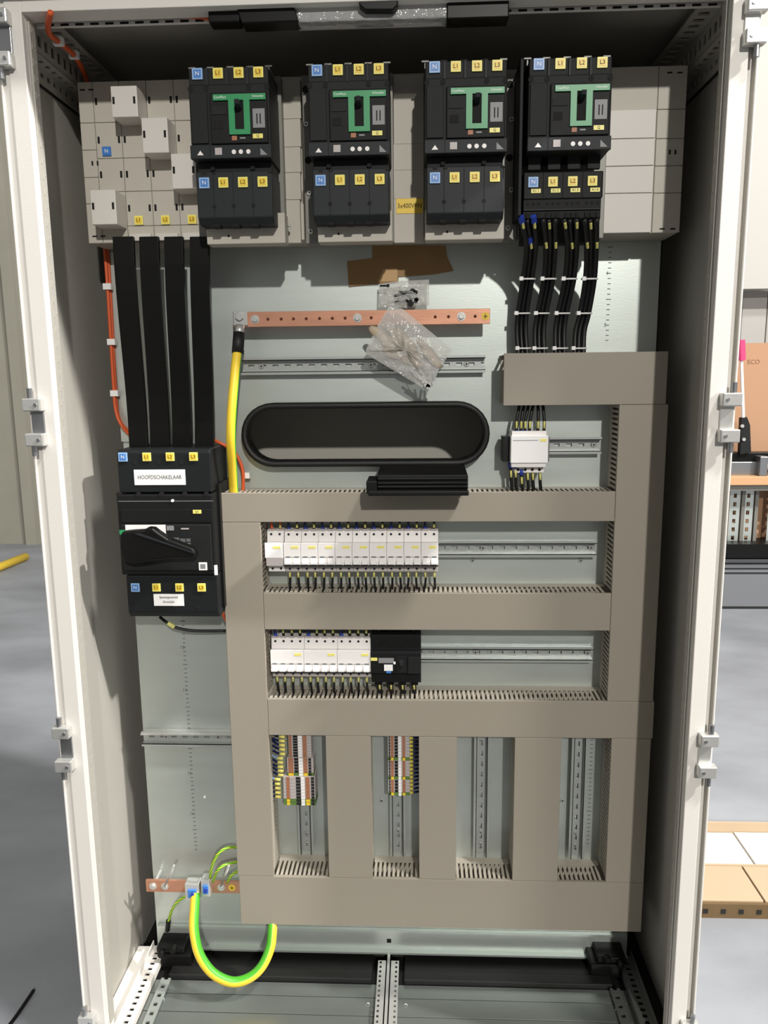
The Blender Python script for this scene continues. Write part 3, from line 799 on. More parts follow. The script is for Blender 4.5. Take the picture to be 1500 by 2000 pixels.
# wires above and below the rows
def wire(pts, m, label, group, r=.0019, sleeve=None, sl=.011, ferr=None, sm='sleeve'):
    t = MB().tube(pts, r, 7, sub=3).build('control_wire', m, None, smooth_=True)
    tag(t, label, 'wire', group)
    a, b = Vector(pts[0]), Vector(pts[1]); d = (b-a).normalized()
    if sleeve is not None:
        if sm == 'sleeve':
            k = Vector((0, -r*.8, 0))
            MB().tube([a+d*sleeve+k, a+d*(sleeve+sl)+k], min(.0022, r*.9), 8, sub=1).build('marker_sleeve', sm, t, smooth_=True)
        else: MB().tube([a+d*sleeve, a+d*(sleeve+sl)], r*1.42, 8, sub=1).build('marker_sleeve', sm, t, smooth_=True)
    if ferr is not None:
        MB().tube([a, a+d*ferr], r*1.5, 8, sub=1).build('ferrule', 'ferrule_blue', t, smooth_=True)
    return t
rj = lambda s: (random.random()-.5)*2*s
for i in range(20):
    x = x1+(i+.5)*MW
    z = z1+.089
    c = 'orange' if i < 2 else ('wire_blue' if i % 2 == 0 else 'wire_black')
    nm = {'orange': 'orange', 'wire_blue': 'dark blue', 'wire_black': 'black'}[c]
    wire([(x, .240, z-.002), (x+rj(.001), .238, z+.014), (x+rj(.003), .242, z+.045)], c, '%s wire entering the top of pole %s of the upper row' % (nm, ORD[i]), 'wires above the upper row', .0026,
         .006 if i % 2 else None, .009, .007 if c == 'wire_blue' else None)
    if i >= 2:
        x += rj(.0012)
        wire([(x, .243, z1+.001), (x+rj(.001), .243, z1-.018), (x+rj(.003), .246, z1-.048)], 'wire_black', 'black wire with yellow sleeve leaving the bottom of pole %s of the upper row' % ORD[i], 'wires below the upper row', .0025, .003, .011)
for i in range(12):
    x = x2+(i+.5)*MW; z = z2+.089
    c = 'wire_blue' if i % 4 == 0 else 'wire_black'
    wire([(x, .240, z-.002), (x+rj(.001), .238, z+.014), (x+rj(.003), .242, z+.042)], c, '%s wire entering the top of pole %s of the lower row' % ({'wire_blue': 'dark blue', 'wire_black': 'black'}[c], ORD[i]), 'wires above the lower row', .0026,
         .011 if i % 4 else None, .009, .009 if i % 4 == 0 else None)
    x += rj(.0012)
    wire([(x, .243, z2+.001), (x+rj(.001), .243, z2-.018), (x+rj(.003), .246, z2-.046)], 'wire_black', 'black wire with yellow sleeve leaving the bottom of pole %s of the lower row' % ORD[i], 'wires below the lower row', .0025, .003, .011)
for i in range(4):
    x = xa+.016+i*.0245
    wire([(x, .248, .738), (x+.001, .246, .722), (x+.002, .247, .704)], 'wire_black', 'thick black wire below the black breaker, %s pole' % ORD[i], 'wires below the black breaker', .0045, .001, .012)
    wire([(x, .246, .852), (x, .246, .86), (x, .248, .885)], 'wire_black', 'thick black wire above the black breaker, %s pole' % ORD[i], 'wires above the black breaker', .0048)

# ================================================================ CONTACTOR upper right
ct = thing('modular_contactor', 'white four-pole modular contactor on the short upper right rail', 'contactor', (.29, .268, 1.19))
xa, xb = .2545, .3275
MB().prism([(.2345, 1.190), (.2345, 1.202), (.2215, 1.203), (.2215, 1.213), (.214, 1.214), (.214, 1.262), (.2215, 1.263), (.2215, 1.272), (.268, 1.272), (.268, 1.190)], 'x', xa+.010, xb-.004).build('body', 'white_pl', ct, bev=.001)
MB().box(xa, xb, .213, .262, 1.212, 1.266).build('lid', 'white', ct, bev=.0012)
MB().box(xa+.002, xb-.003, .218, .262, 1.203, 1.2745).build('shell', 'white_pl', ct, bev=.001)
MB().box(xb-.016, xb-.004, .2122, .2135, 1.2545, 1.2595).build('device_label', 'yellow_lt', ct)
MB().box(xa+.004, xb-.02, .2124, .2135, 1.2565, 1.2575).build('printed_line', 'sticker', ct)
MB().box(xa-.014, xa+.001, .232, .268, 1.213, 1.263).build('auxiliary_block', 'mccb', ct, bev=.001)
MB().box(xb, xb+.005, .228, .268, 1.213, 1.263).build('auxiliary_block', 'plate_grey', ct, bev=.001)
for i in range(4):
    MB().cyl((xa+.0175+i*.0142, .2346, 1.1965), 'y', .0031, -.001, 10).build('terminal_screw', 'ink', ct)
for k, (px, py) in enumerate(((1008, 830), (1017, 833), (1025, 833), (1034, 834), (1050, 833), (1062, 830))):
    p = P3(px, 846, .236)
    wire([p, P3(px+1, 822, .234), P3(1015+k*9, 788, .240)], 'wire_black', 'black wire above the white contactor, %s from left' % ORD[k], 'wires above the contactor', .0032, .010, .014, .006 if k < 3 else None)
for k, (px, py) in enumerate(((997, 905), (1006, 905), (1018, 918), (1030, 918), (1040, 918), (1054, 918))):
    p = P3(px, py-2, .238)
    wire([p, P3(px+1, py+25, .238), P3(px+3, 965, .242)], 'wire_black', 'black wire below the white contactor, %s from left' % ORD[k], 'wires below the contactor', .0034, .016 if k < 3 else .008, .014, .012 if k < 3 else None)

# ================================================================ TERMINAL STRIPS
def terminal(xc, zt, zb, w_, cols, yf, label, group, pe=False):
    """one terminal: slim body with a row of coloured fields across its face; cols = (from, to, material, proud)"""
    t = thing('terminal', label, 'terminal', (xc, YP, zb), group)
    MB().box(xc-w_/2, xc+w_/2, yf, .266, zb+.0003, zt-.0003).build('body', 'pe_dull' if pe else 'grey_pl', t, bev=.0004, segs=1)
    for nm, a, b_, m, pr in cols:
        MB().box(xc+a, xc+b_, yf-pr, yf+.002, zb+.0007, zt-.0007).build(nm, m, t)
    return t
def strip(zs, xc, w_, cols, yf, what, group, pe_last=0, pem=None):
    for i in range(len(zs)-1):
        pe = pem and pem(i)
        cc = cols
        if pe: cc = [(n_, a, b_, ('pe_dull' if m in ('grey_pl', 'mccb') else ('yellow' if m == 'brown_part' else m)), pr) for n_, a, b_, m, pr in cols]
        terminal(xc, zs[i], zs[i+1], w_, cc, yf, '%s terminal from the top in the %s' % (ORD[i] + (' green' if pe else ''), what), group, pe)
cA = [('jumper', -.024, -.018, 'brown_part', .001), ('field', -.015, -.005, 'mccb', .0004), ('marker_tag', -.004, .005, 'white', .002), ('jumper', .006, .0145, 'brown_part', .001)]
cB = [('jumper', -.026, -.015, 'brown_part', .001), ('field', -.013, -.004, 'mccb', .0004), ('marker_tag', -.003, .006, 'white', .002), ('jumper', .007, .016, 'brown_part', .001), ('wire_port', .018, .024, 'ink', .0004)]
cC = [('jumper', -.028, -.021, 'brown_part', .001), ('side_field', -.020, -.010, 'grey_pl', .001), ('field', -.007, .003, 'ink', .0004), ('marker_tag', .004, .012, 'white', .002), ('jumper', .014, .023, 'brown_part', .001), ('wire_port', .026, .033, 'ink', .0004)]
def zl(px, ys, y): return [W(px, v, y)[1] for v in ys]
zs = zl(585, [1436+i*5.3 for i in range(9)], .236)
xc = W(585, 1460, .236)[0]
strip(zs, xc+.001, .050, cA, .236, 'top group of the left strip', 'left strip top group')
zs = zl(585, [1480+i*5.9 for i in range(7)], .232)
strip(zs, xc+.001, .058, cB, .232, 'middle group of the left strip', 'left strip middle group', pem=lambda i: i >= 5)
zs = zl(585, [1517+i*6.2 for i in range(10)], .228)
strip(zs, xc-.002, .070, cC, .228, 'bottom group of the left strip', 'left strip bottom group', pem=lambda i: i >= 7)
cD = [('edge', -.0215, -.0185, 'ink', .0003), ('jumper', -.017, -.011, 'brown_part', .001), ('field', -.009, -.002, 'mccb', .0004), ('marker_tag', -.001, .0055, 'white', .002), ('jumper', .008, .014, 'brown_part', .001)]
zs = zl(778, [1436+i*6.2 for i in range(21)], .236)
xc2 = W(779, 1500, .236)[0]
strip(zs[:20], xc2, .047, cD, .236, 'long right strip', 'right terminal strip', pem=lambda i: i in (7, 13, 18))
# wires to the terminal strips
for i in range(15):
    z = zl(585, [1441+i*8.4], .236)[0]
    grp = 0 if i < 5 else (1 if i < 10 else 2)
    xs_ = (-.219, -.224, -.2315)[grp]
    blue = i in (5, 10)
    wire([(xs_, .240, z), (xs_-.014, .242, z+rj(.001)), (xs_-.034, .256, z+.002+rj(.003))], 'wire_blue' if not blue else 'lblue', '%s wire from the duct to the left terminal strip, %s from the top' % ('light blue' if blue else 'dark', ORD[i]), 'wires into the left terminal strip', .0024, .000, .013, sm='yellow_lt')
for i in range(15):
    z = zl(778, [1443+i*7.6], .236)[0]
    wire([(.0495, .240, z), (.060, .242, z-.001), (.082, .256, z-.004+rj(.002))], 'wire_blue', 'dark blue wire from the right terminal strip to the duct, %s from the top' % ORD[i], 'wires out of the right terminal strip', .0024, .000, .009, sm='yellow_dim')

# ================================================================ MAIN SWITCH
YM = .16
ms = thing('main_switch', 'large black main switch with rotary handle under the flat busbars', 'switch', (-.42, YP, .9086))
mx = lambda px: W(px, 1000, YM)[0]
mz = lambda py: W(330, py, YM)[1]
xa, xb = -.5155, -.330
MB().prism([(YM+.006, mz(878)), (YM, mz(884)), (YM, mz(962)), (YP, mz(962)), (YP, mz(878))], 'x', xa+.001, xb-.001).build('upper_terminal_shield', 'main_cover', ms, bev=.002)
MB().box(xa-.0045, xb+.001, YM-.004, YP, mz(1122), mz(965)).build('case', 'mccb_dark', ms, bev=.003)
MB().prism([(YM, mz(1124)), (YM, mz(1196)), (YM+.01, mz(1207)), (YP, mz(1207)), (YP, mz(1124))], 'x', xa+.002, xb+.001).build('lower_terminal_shield', 'main_cover', ms, bev=.002)
MB().box(mx(238), mx(415), YM-.006, YM-.003, mz(1020), mz(994)).build('upper_panel', 'mccb_dark', ms, bev=.001)
MB().box(mx(238), mx(412), YM-.010, YM-.003, mz(1112), mz(1023)).build('front_panel', 'mccb', ms, bev=.0015)
MB().box(mx(234), mx(418), YM-.0045, YM-.0035, mz(978.5), mz(977.5)).build('seam', 'sticker', ms)
for px in (270, 316, 360): 
    MB().cyl((mx(px), YM+.001, mz(903)), 'y', .0045, -.0018, 12).build('recess', 'hole', ms)
for px in (290, 332, 376): MB().cyl((mx(px), YM+.001, mz(1186)), 'y', .0036, -.0018, 12).build('recess', 'hole', ms)
for px in (235, 273, 318, 363, 405): MB().cyl((mx(px), YM+.001, mz(967-2)), 'y', .0045, -.0058, 10).build('recess', 'hole', ms)
hp = [(236, 1046), (240, 1038), (262, 1036), (282, 1035), (288, 1030), (300, 1031), (312, 1040), (330, 1052), (378, 1070), (384, 1080), (380, 1089), (330, 1090), (300, 1094), (262, 1100), (242, 1094), (236, 1070)]
hpt = [W(px, py, .118) for px, py in hp]
h = MB().prism(hpt, 'y', .112, .135).build('handle', 'black', ms, bev=.004, segs=3, label='black rotary handle')
MB().cyl((W(262, 1068, .14)[0], .150, W(262, 1068, .14)[1]), 'y', .022, -.02, 20).build('handle_hub', 'black', h)
a = W(262, 1042, .113); c_ = W(380, 1080, .113)
MB().prism([(a[0], a[1]), (a[0]+.01, a[1]+.001), (c_[0], c_[1]+.001), (c_[0], c_[1]-.001)], 'y', .1105, .1125).build('handle_edge', 'mccb_cover', h)
MB().box(mx(247), mx(325), YM-.0115, YM-.0098, mz(1048), mz(1023)).build('instruction_plate', 'white', ms)
MB().box(mx(327), mx(341), YM-.011, YM-.0098, mz(1034), mz(1025)).build('data_field', 'sticker', ms)
MB().box(mx(355), mx(370), YM-.011, YM-.0098, mz(1032), mz(1029.5)).build('mini_text', 'grey_pl', ms)
for px0, px1, py0, py1 in ((328, 338, 1048, 1057), (340, 350, 1048, 1054), (352, 362, 1050, 1060), (364, 372, 1050, 1056), (364, 372, 1058, 1062)):
    MB().box(mx(px0), mx(px1), YM-.011, YM-.0098, mz(py1), mz(py0)).build('printed_symbol', 'ink_grey', ms)
MB().box(mx(235), mx(246), YM-.0115, YM-.0098, mz(1042), mz(1033)).build('green_strip', 'green', ms)
MB().box(mx(386), mx(402), YM-.0115, YM-.0098, mz(1111), mz(1096)).build('white_sticker', 'white', ms)
MB().box(mx(389), mx(399), YM-.0118, YM-.0114, mz(1108), mz(1099)).build('sticker_field', 'sticker', ms)
o = MB().box(mx(379), mx(395), YM-.0075, YM-.0055, mz(1002), mz(995)).build('device_label', 'yellow_lt', ms); text('Q1', mx(387), YM-.0077, mz(998.5), .006, 'ink', o)
MB().cyl((mx(340), YM-.0035, mz(977)), 'y', .003, -.003, 8).build('screw', 'white', ms)
MB().box(mx(414), mx(420), YM-.0045, YM-.002, mz(1122), mz(1103)).build('side_label', 'white', ms)
for i, (px, px2) in enumerate(((247, 265), (293, 306), (338, 351), (383, 394))):
    t = ('N', 'L1', 'L2', 'L3')[i]
    marker(ms, mx(px)+.001, mz(892), YM, .0165, t, i == 0)
    a = W(px2, 1147, YM); marker(ms, a[0], a[1], YM, .0165, t, i == 0)
o = MB().box(mx(267), mx(366), YM-.0012, YM, mz(947), mz(917)).build('name_label', 'white', ms, label='white label reading HOOFDSCHAKELAAR')
text('HOOFDSCHAKELAAR', (mx(267)+mx(366))/2, YM-.0014, mz(932), .0112, 'ink_grey', o, sx=.80)
a = W(300, 1160, YM); c_ = W(360, 1183, YM)
o = MB().box(a[0], c_[0], YM-.0012, YM, c_[1], a[1]).build('warning_label', 'white', ms, label='small white label with two lines of print')
text('Spanningvoerend', (a[0]+c_[0])/2, YM-.0014, a[1]-.0065, .0068, 'ink', o, sx=.8); text('Bovenzijde', (a[0]+c_[0])/2, YM-.0014, a[1]-.016, .0066, 'ink_grey', o, sx=.8)
MB().box(xb-.006, xb+.006, YM+.03, YP, mz(1195), mz(950)).build('side_rib', 'black', ms, bev=.001)

# flat insulated busbars
tops = ((219, 260), (271, 309), (320, 357), (370, 408)); bots = ((252, 288), (293, 330), (336, 373), (380, 417))
for i in range(4):
    (a, b), (c2, d2) = tops[i], bots[i]
    ya, yb = .170, .213
    zt = W(a, 462, ya)[1]; zb = W(c2, 874, yb)[1]
    A = W(a, 462, ya)[0], W(b, 462, ya)[0]; Bx = W(c2, 874, yb)[0], W(d2, 874, yb)[0]
    vs = []
    N = 8
    for k in range(N+1):
        t = k/N; z = zt+(zb-zt)*t; e = t*t*(3-2*t)
        y = ya+(yb-ya)*e; l = A[0]+(Bx[0]-A[0])*t; r_ = A[1]+(Bx[1]-A[1])*t
        vs += [(l, y, z), (r_, y, z), (r_, y+.010, z), (l, y+.010, z)]
    fs = [(0, 1, 2, 3), (4*N, 4*N+3, 4*N+2, 4*N+1)]
    for k in range(N):
        for j in range(4): fs.append((4*k+j, 4*k+(j+1) % 4, 4*k+4+(j+1) % 4, 4*k+4+j))
    o = MB().add(vs, fs).build('flat_busbar', 'black', None, bev=.0015)
    tag(o, 'flat black insulated busbar down to the main switch, %s from the left' % ORD[i], 'busbar', 'flat busbars feeding the main switch')
# steel strip left of busbars
a = W(268/4.05*1+150, 482, YP-.01)
o = MB().box(-.549, -.532, YP-.012, YP-.0008, 1.255, 1.635).build('edge_strip', 'galv', None); tag(o, 'narrow upright steel strip left of the flat busbars', 'strip')
o = MB().prism([(YP-.001, 1.262), (YP-.001, 1.63), (YP-.028, 1.63), (YP-.028, 1.262)], 'x', -.409, -.404).build('standoff_strip', 'sticker', None)
tag(o, 'toothed grey strip seen between the middle flat busbars', 'strip')

# ================================================================ COPPER BARS
def copper(x0, x1, z0, z1, y, label, holes, screws, sign):
    r = thing('copper_bar', label, 'earth bar', ((x0+x1)/2, y, z0))
    MB().box(x0, x1, y, y+.006, z0, z1).build('bar', 'copper', r, bev=.0006)
    for x in holes: MB().cyl((x, y+.0005, (z0+z1)/2), 'y', .0031, -.0008, 12).build('bar_hole', 'hole' if 0 else 'brown_hole', r)
    for x in screws:
        s = MB().cyl((x, y, (z0+z1)/2), 'y', .0085, -.0012, 16).build('washer', 'zinc', r)
        MB().cyl((x, y-.001, (z0+z1)/2), 'y', .0058, -.004, 6).build('bolt_head', 'zinc', s, bev=.0006)
        MB().cyl((x, y+.006, (z0+z1)/2), 'y', .006, YP-y-.0065, 10).build('standoff', 'zinc', r)
    x = sign; zc = (z0+z1)/2
    s = MB().cyl((x, y, zc), 'y', .0078, -.0006, 20).build('earth_sticker', 'yellow', r, label='round yellow earth symbol')
    MB().box(x-.0006, x+.0006, y-.001, y-.0005, zc, zc+.005).box(x-.004, x+.004, y-.001, y-.0005, zc-.0006, zc+.0006).box(x-.0026, x+.0026, y-.001, y-.0005, zc-.0026, zc-.0016).box(x-.0012, x+.0012, y-.001, y-.0005, zc-.0046, zc-.0036).build('symbol', 'ink', s)
    return r
mat('brown_hole', (96, 48, 30), 0.8)
ya = .235
zc = W(700, 621, ya)[1]
xs_ = [W(px, 618, ya)[0] for px in (455, 520+3, 549, 573, 598, 624, 649, 674, 725, 850, 876, 928, 957)]
copper(xs_[0], xs_[-1], zc-.0145, zc+.0145, ya, 'long copper earth bar across the upper plate behind the clear bags', xs_[1:-1], [W(px, 618, ya)[0] for px in (498, 698, 901)], W(948, 614, ya)[0])
ya2 = .238
zc2 = W(370, 1732, ya2)[1]
cb = copper(W(285, 1730, ya2)[0], W(466, 1730, ya2)[0]+.02, zc2-.0145, zc2+.0145, ya2, 'short copper earth bar at lower left with cable clamps', [], [W(px, 1733, ya2)[0] for px in (299, 322, 432)], W(453, 1733, ya2)[0])
for px0, px1 in ((322, 340), (432, 447)):
    a = P3(px0, 1730, ya2-.004); b_ = P3(px1, 1690, ya2-.045)
    o = MB().tube([a, b_], .0028, 8, sub=1).build('long_bolt', 'zinc', None, smooth_=True)
    tag(o, 'long bright bolt standing out of the lower copper bar, %s' % ('near its left end' if px0 < 400 else 'near the duct'), 'bolt')
# cable clamps with blue screws
for k, (px, py, s) in enumerate(((383, 1730, .018), (408, 1722, .011))):
    p = P3(px, py, ya2)
    c_ = thing('cable_clamp', ('large' if k == 0 else 'small') + ' grey clamp with blue insert on the lower copper bar', 'clamp', p)
    MB().box(p.x-s, p.x+s*.8, p.y-.026, p.y, p.z-.020, p.z+.022).build('clamp_body', 'zinc', c_, bev=.002)
    MB().box(p.x-s*.6, p.x+s*.5, p.y-.030, p.y-.025, p.z-.010, p.z+.010).build('blue_insert', 'blue', c_, bev=.001)
    MB().cyl((p.x+.001, p.y-.03, p.z), 'y', .005, -.004, 8).build('clamp_screw', 'ferrule_blue', c_)
# cable lug on the upper bar + heavy yellow cable
lug = thing('earth_cable', 'thick yellow earth cable hanging from a lug on the upper copper bar', 'cable', P3(468, 640, .22))
p = P3(470, 622, ya-.002)
MB().box(p.x-.014, p.x+.014, ya-.005, ya-.001, p.z-.014, p.z+.014).build('lug_plate', 'zinc', lug, bev=.001)
MB().cyl((p.x-.001, ya-.005, p.z+.004), 'y', .009, -.007, 6).build('lug_bolt', 'zinc', lug, bev=.001)
pa = [P3(469, 636, .220), P3(467, 655, .214)]
MB().tube(pa, .009, 14, sub=1).build('lug_barrel', 'zinc', lug, smooth_=True)
MB().tube([P3(467, 650, .214), P3(464, 690, .205)], .0115, 14, sub=1).build('heatshrink', 'black_soft', lug, smooth_=True)
YC = [P3(464, 686, .205), P3(459, 730, .190), P3(453, 800, .178), P3(451, 860, .180), P3(454, 915, .205), P3(458, 985, .235)]
MB().tube(YC, .0093, 16, mi=0, stripe=lambda u: u > .90 or u < .03, sub=6).build('cable_jacket', ['pe_yellow', 'pe_green'], lug, smooth_=True)
# big yellow-green loop
lp = [P3(382, 1745, .215), P3(380, 1775, .195), P3(379, 1815, .170), P3(388, 1860, .150), P3(408, 1893, .140), P3(432, 1911, .137), P3(460, 1918, .140), P3(490, 1908, .150), P3(513, 1885, .165), P3(528, 1850, .185), P3(532, 1815, .205), P3(532, 1790, .225)]
o = MB().tube(lp, .0105, 20, mi=0, stripe=lambda u: u < .20 or u > .78, sub=7).build('earth_cable_loop', ['pe_yellow', 'pe_green'], None, smooth_=True)
tag(o, 'thick yellow and green cable looping from the lower copper bar under the bottom duct', 'cable')
def small_pe(pts, label):
    o = MB().tube(pts, .0032, 12, mi=0, stripe=lambda u: (u*4 % 1) < .45, sub=6, twist=9).build('earth_wire', ['pe_yellow', 'pe_green'], None, smooth_=True)
    return tag(o, label, 'wire')
small_pe([P3(410, 1715, .215), P3(414, 1692, .205), P3(426, 1668, .205), P3(444, 1656, .215), P3(468, 1655, .235)], 'thin yellow and green wire arching from the small clamp into the duct, upper one')
small_pe([P3(416, 1722, .215), P3(424, 1702, .205), P3(438, 1690, .21), P3(468, 1682, .235)], 'thin yellow and green wire into the duct, middle one of three')
small_pe([P3(444, 1724, .225), P3(452, 1710, .22), P3(470, 1698, .235)], 'short thin yellow and green wire into the duct, lowest of three')
o = small_pe([P3(370, 1748, .225), P3(352, 1757, .225), P3(337, 1775, .230), P3(328, 1802, .245)], 'thin yellow and green wire from the large clamp down to the corner clamp')
MB().tube([P3(329, 1798, .243), P3(327, 1817, .250)], .0055, 10, sub=1).build('lug_sleeve', 'black', o)
# orange cables
def PX(px, py, x):
    d = fw*F + rt*(px-750) - up*(py-1000); t = (x-CAM.x)/d.x
    return CAM + d*t
def oc(pts, label, r=.0036, clips=()):
    o = MB().tube(pts, r, 10, sub=6).build('orange_cable', 'orange', None, smooth_=True); tag(o, label, 'cable')
    for p in clips: MB().box(p[0]-.009, p[0]+.007, p[1]-.007, p[1]+.004, p[2]-.006, p[2]+.006).build('cable_clip', 'white', o)
    return o
oc([PX(99, 24, -.505), PX(96, 38, -.515), PX(94, 52, -.527), PX(98, 68, -.534), PX(116, 83, -.535), PX(142, 105, -.535), PX(158, 130, -.544), PX(170, 158, -.556), PX(178, 190, -.560)], 'orange cable along the upper left rail into the dark corner', .0046, [PX(116, 82, -.535), PX(146, 108, -.536)])
oc([P3(290, 12, .05), P3(320, 22, .05), P3(360, 30, .05), P3(412, 36, .05)], 'orange cable along the top into the lamp plug', .0038)
oc([P3(203, 470, .27), P3(208, 530, .268), P3(215, 640, .268), P3(221, 740, .268), P3(226, 800, .265), P3(237, 830, .262), P3(254, 850, .27)], 'orange cable running down left of the flat busbars', .0034, [P3(212, 560, .268), P3(220, 668, .268), P3(226, 768, .268)])
oc([P3(209, 474, .274), P3(214, 540, .275), P3(220, 650, .275), P3(226, 760, .275), P3(230, 806, .272), P3(240, 830, .27), P3(256, 846, .275)], 'second orange cable running close beside the first, nearer the steel strip', .0030)
oc([P3(408, 856, .27), P3(425, 863, .262), P3(443, 872, .262), P3(458, 884, .262), P3(470, 905, .262), P3(475, 930, .262), P3(474, 975, .262)], 'orange cable from the main switch behind the yellow cable into the duct', .0036, [P3(482, 928, .272)])
oc([P3(432, 1190, .2), P3(436, 1200, .21), P3(441, 1212, .235)], 'short orange cable end at the lower right corner of the main switch', .0036)
o = MB().tube([P3(312, 1205, .25), P3(326, 1216, .245), P3(345, 1226, .245), P3(380, 1232, .25), P3(445, 1232, .26)], .0032, 9, sub=5).build('sense_wire', 'wire_black', None, smooth_=True)
tag(o, 'black wire with yellow sleeve from under the main switch to the duct', 'wire')
MB().tube([P3(328, 1217, .2445), P3(341, 1225, .2440)], .0046, 9, sub=1).build('marker_sleeve', 'sleeve', o)

# ================================================================ PAPER, BAGS
def sheet(name, pts, m, label, y, th=.0006, cat='tape'):
    P = [W(px, py, y) for px, py in pts]
    o = MB().prism(P, 'y', y, y+th).build(name, m, None); return tag(o, label, cat)
sheet('brown_tape', [(727, 478), (870, 480), (873, 500), (886, 529), (845, 536), (778, 541), (727, 545)], 'paper_brown', 'larger piece of brown packing tape below the voltage sticker', YP-.0022)
t2 = sheet('brown_tape', [(678, 510), (727, 504), (779, 503), (778, 552), (730, 555), (681, 560)], 'paper_brown', 'smaller piece of brown packing tape, lower left of the larger piece', YP-.0032)
P = [W(px, py, YP-.0036) for px, py in ((749, 525), (776, 524), (776, 549), (737, 551))]
MB().prism(P, 'y', YP-.0042, YP-.0033).build('light_patch', 'paper_light', t2)
def bag(name, pts, y, label, amp):
    """crumpled film pouch: front and back sheets welded along the outline"""
    P = [W(px, py, y) for px, py in pts]
    cx = sum(p[0] for p in P)/len(P); cz = sum(p[1] for p in P)/len(P)
    dense = []
    for i in range(len(P)):
        a, b = P[i], P[(i+1) % len(P)]
        for k in range(6): dense.append((a[0]+(b[0]-a[0])*k/6, a[1]+(b[1]-a[1])*k/6))
    n = len(dense); rings = 8
    vs = []; fs = []
    for side in (-1, 1):
        o = len(vs)
        for k in range(rings):
            t = 1-k/rings
            for i, p in enumerate(dense):
                h = amp*(1-t**2)**.6*(.75+.5*math.sin(i*1.7+k*2.1)*math.sin(k+i*.37))
                vs.append((cx+(p[0]-cx)*t, y+side*h*(1 if side < 0 else .35)-.0002*(side < 0), cz+(p[1]-cz)*t))
        vs.append((cx, y+side*amp*.5, cz)); c = len(vs)-1
        for k in range(rings-1):
            for i in range(n): fs.append((o+k*n+i, o+k*n+(i+1) % n, o+(k+1)*n+(i+1) % n, o+(k+1)*n+i))
        for i in range(n): fs.append((o+(rings-1)*n+i, o+(rings-1)*n+(i+1) % n, c))
    o = MB().add(vs, fs).build(name, 'film', None, smooth_=True)
    return tag(o, label, 'bag')
bag('clear_bag', [(740, 555), (776, 549), (838, 546), (838, 596), (800, 602), (739, 600)], .268, 'small clear plastic bag with black screws above the copper bar', .012)
bag('clear_bag', [(760, 598), (786, 603), (884, 683), (858, 720), (843, 757), (830, 760), (716, 692), (714, 685), (735, 640)], .212, 'large clear plastic bag with beige parts and bolts over the copper bar', .016)
for i, (px, py, px2, py2, w_) in enumerate(((742, 558, 758, 558, .0016), (770, 578, 806, 569, .0028), (778, 570, 812, 571, .0022), (772, 590, 812, 587, .0022), (790, 585, 802, 592, .0034), (800, 583, 814, 585, .002))):
    o = MB().tube([P3(px, py, .263), P3(px2, py2, .262)], w_, 8, sub=1).cyl(P3(px2, py2, .262)-Vector((0, .003, 0)), 'y', w_*2.0, .004, 8).build('black_screw', 'black', None)
    tag(o, 'small black screw inside the small clear bag, %s' % ('lying alone at its upper left', 'uppermost long one in the cluster', 'second one of the cluster', 'lowest long one of the cluster', 'thick one in the lower middle', 'short one at the cluster right')[i], 'screw')
bl = [(738, 650, .010), (755, 665, .011), (775, 650, .012), (790, 672, .013), (768, 690, .012), (808, 690, .012), (825, 672, .010), (800, 705, .012), (838, 690, .011), (848, 706, .009), (815, 712, .010), (782, 655, .009), (760, 672, .010)]
random.seed(3)
for i, (px, py, r_) in enumerate(bl):
    p = P3(px, py, .212); b = MB()
    bmx = bmesh.new(); bmesh.ops.create_icosphere(bmx, subdivisions=2, radius=1)
    ca, sa = math.cos(.6+rj(.5)), math.sin(.6+rj(.5))
    vs = [(p.x+(v.co.x*ca*1.9+v.co.z*sa*.9)*r_, p.y+v.co.y*.004, p.z+(-v.co.x*sa*1.9+v.co.z*ca*.9)*r_) for v in bmx.verts]
    fs = [tuple(v.index for v in f.verts) for f in bmx.faces]; bmx.free()
    o = b.add(vs, fs).build('plastic_part', 'beige_stuff', None, smooth_=True); tag(o, 'beige plastic part inside the large clear bag', 'plastic part', 'beige parts in the large bag')
for i, (px, py, px2, py2) in enumerate(((800, 722, 822, 738), (812, 727, 838, 752), (826, 728, 832, 752), (840, 728, 836, 755), (846, 730, 848, 748), (806, 732, 828, 745))):
    a, b_ = P3(px, py, .209), P3(px2, py2, .207)
    o = MB().tube([a, b_], .0024, 8, sub=1).cyl(b_-Vector((0, .003, 0)), 'y', .005, .004, 6).build('zinc_bolt', 'zinc', None)
    tag(o, 'short bright bolt in the lowest corner of the large clear bag', 'bolt', 'bolts in the large bag')

# ================================================================ CABINET LAMP under the top rail
yl = .03
def lx(px, py=30): return W(px, py, yl)
lm = thing('enclosure_lamp', 'dark enclosure lamp with grey diffuser clipped under the top rail', 'lamp', (0, .03, 1.96))
a = lx(455, 10); c_ = lx(585, 54)
MB().prism([(lx(463)[0], lx(460, 14)[1]), (lx(573)[0], lx(573, 6)[1]), (lx(586)[0], lx(586, 50)[1]), (lx(475)[0], lx(475, 54)[1])], 'y', .014, .049).build('left_housing', 'black', lm, bev=.002)
MB().box(lx(410)[0], lx(470)[0], .018, .047, lx(430, 50)[1], lx(430, 26)[1]).build('plug', 'black', lm, bev=.002)
MB().box(lx(580)[0], lx(875)[0], .018, .044, lx(720, 46)[1], lx(720, 12)[1]).build('diffuser', 'film_tube', lm, bev=.003)
MB().box(lx(580)[0], lx(875)[0], .045, .049, lx(720, 46)[1], lx(720, 8)[1]).build('reflector', 'grey_pl', lm)
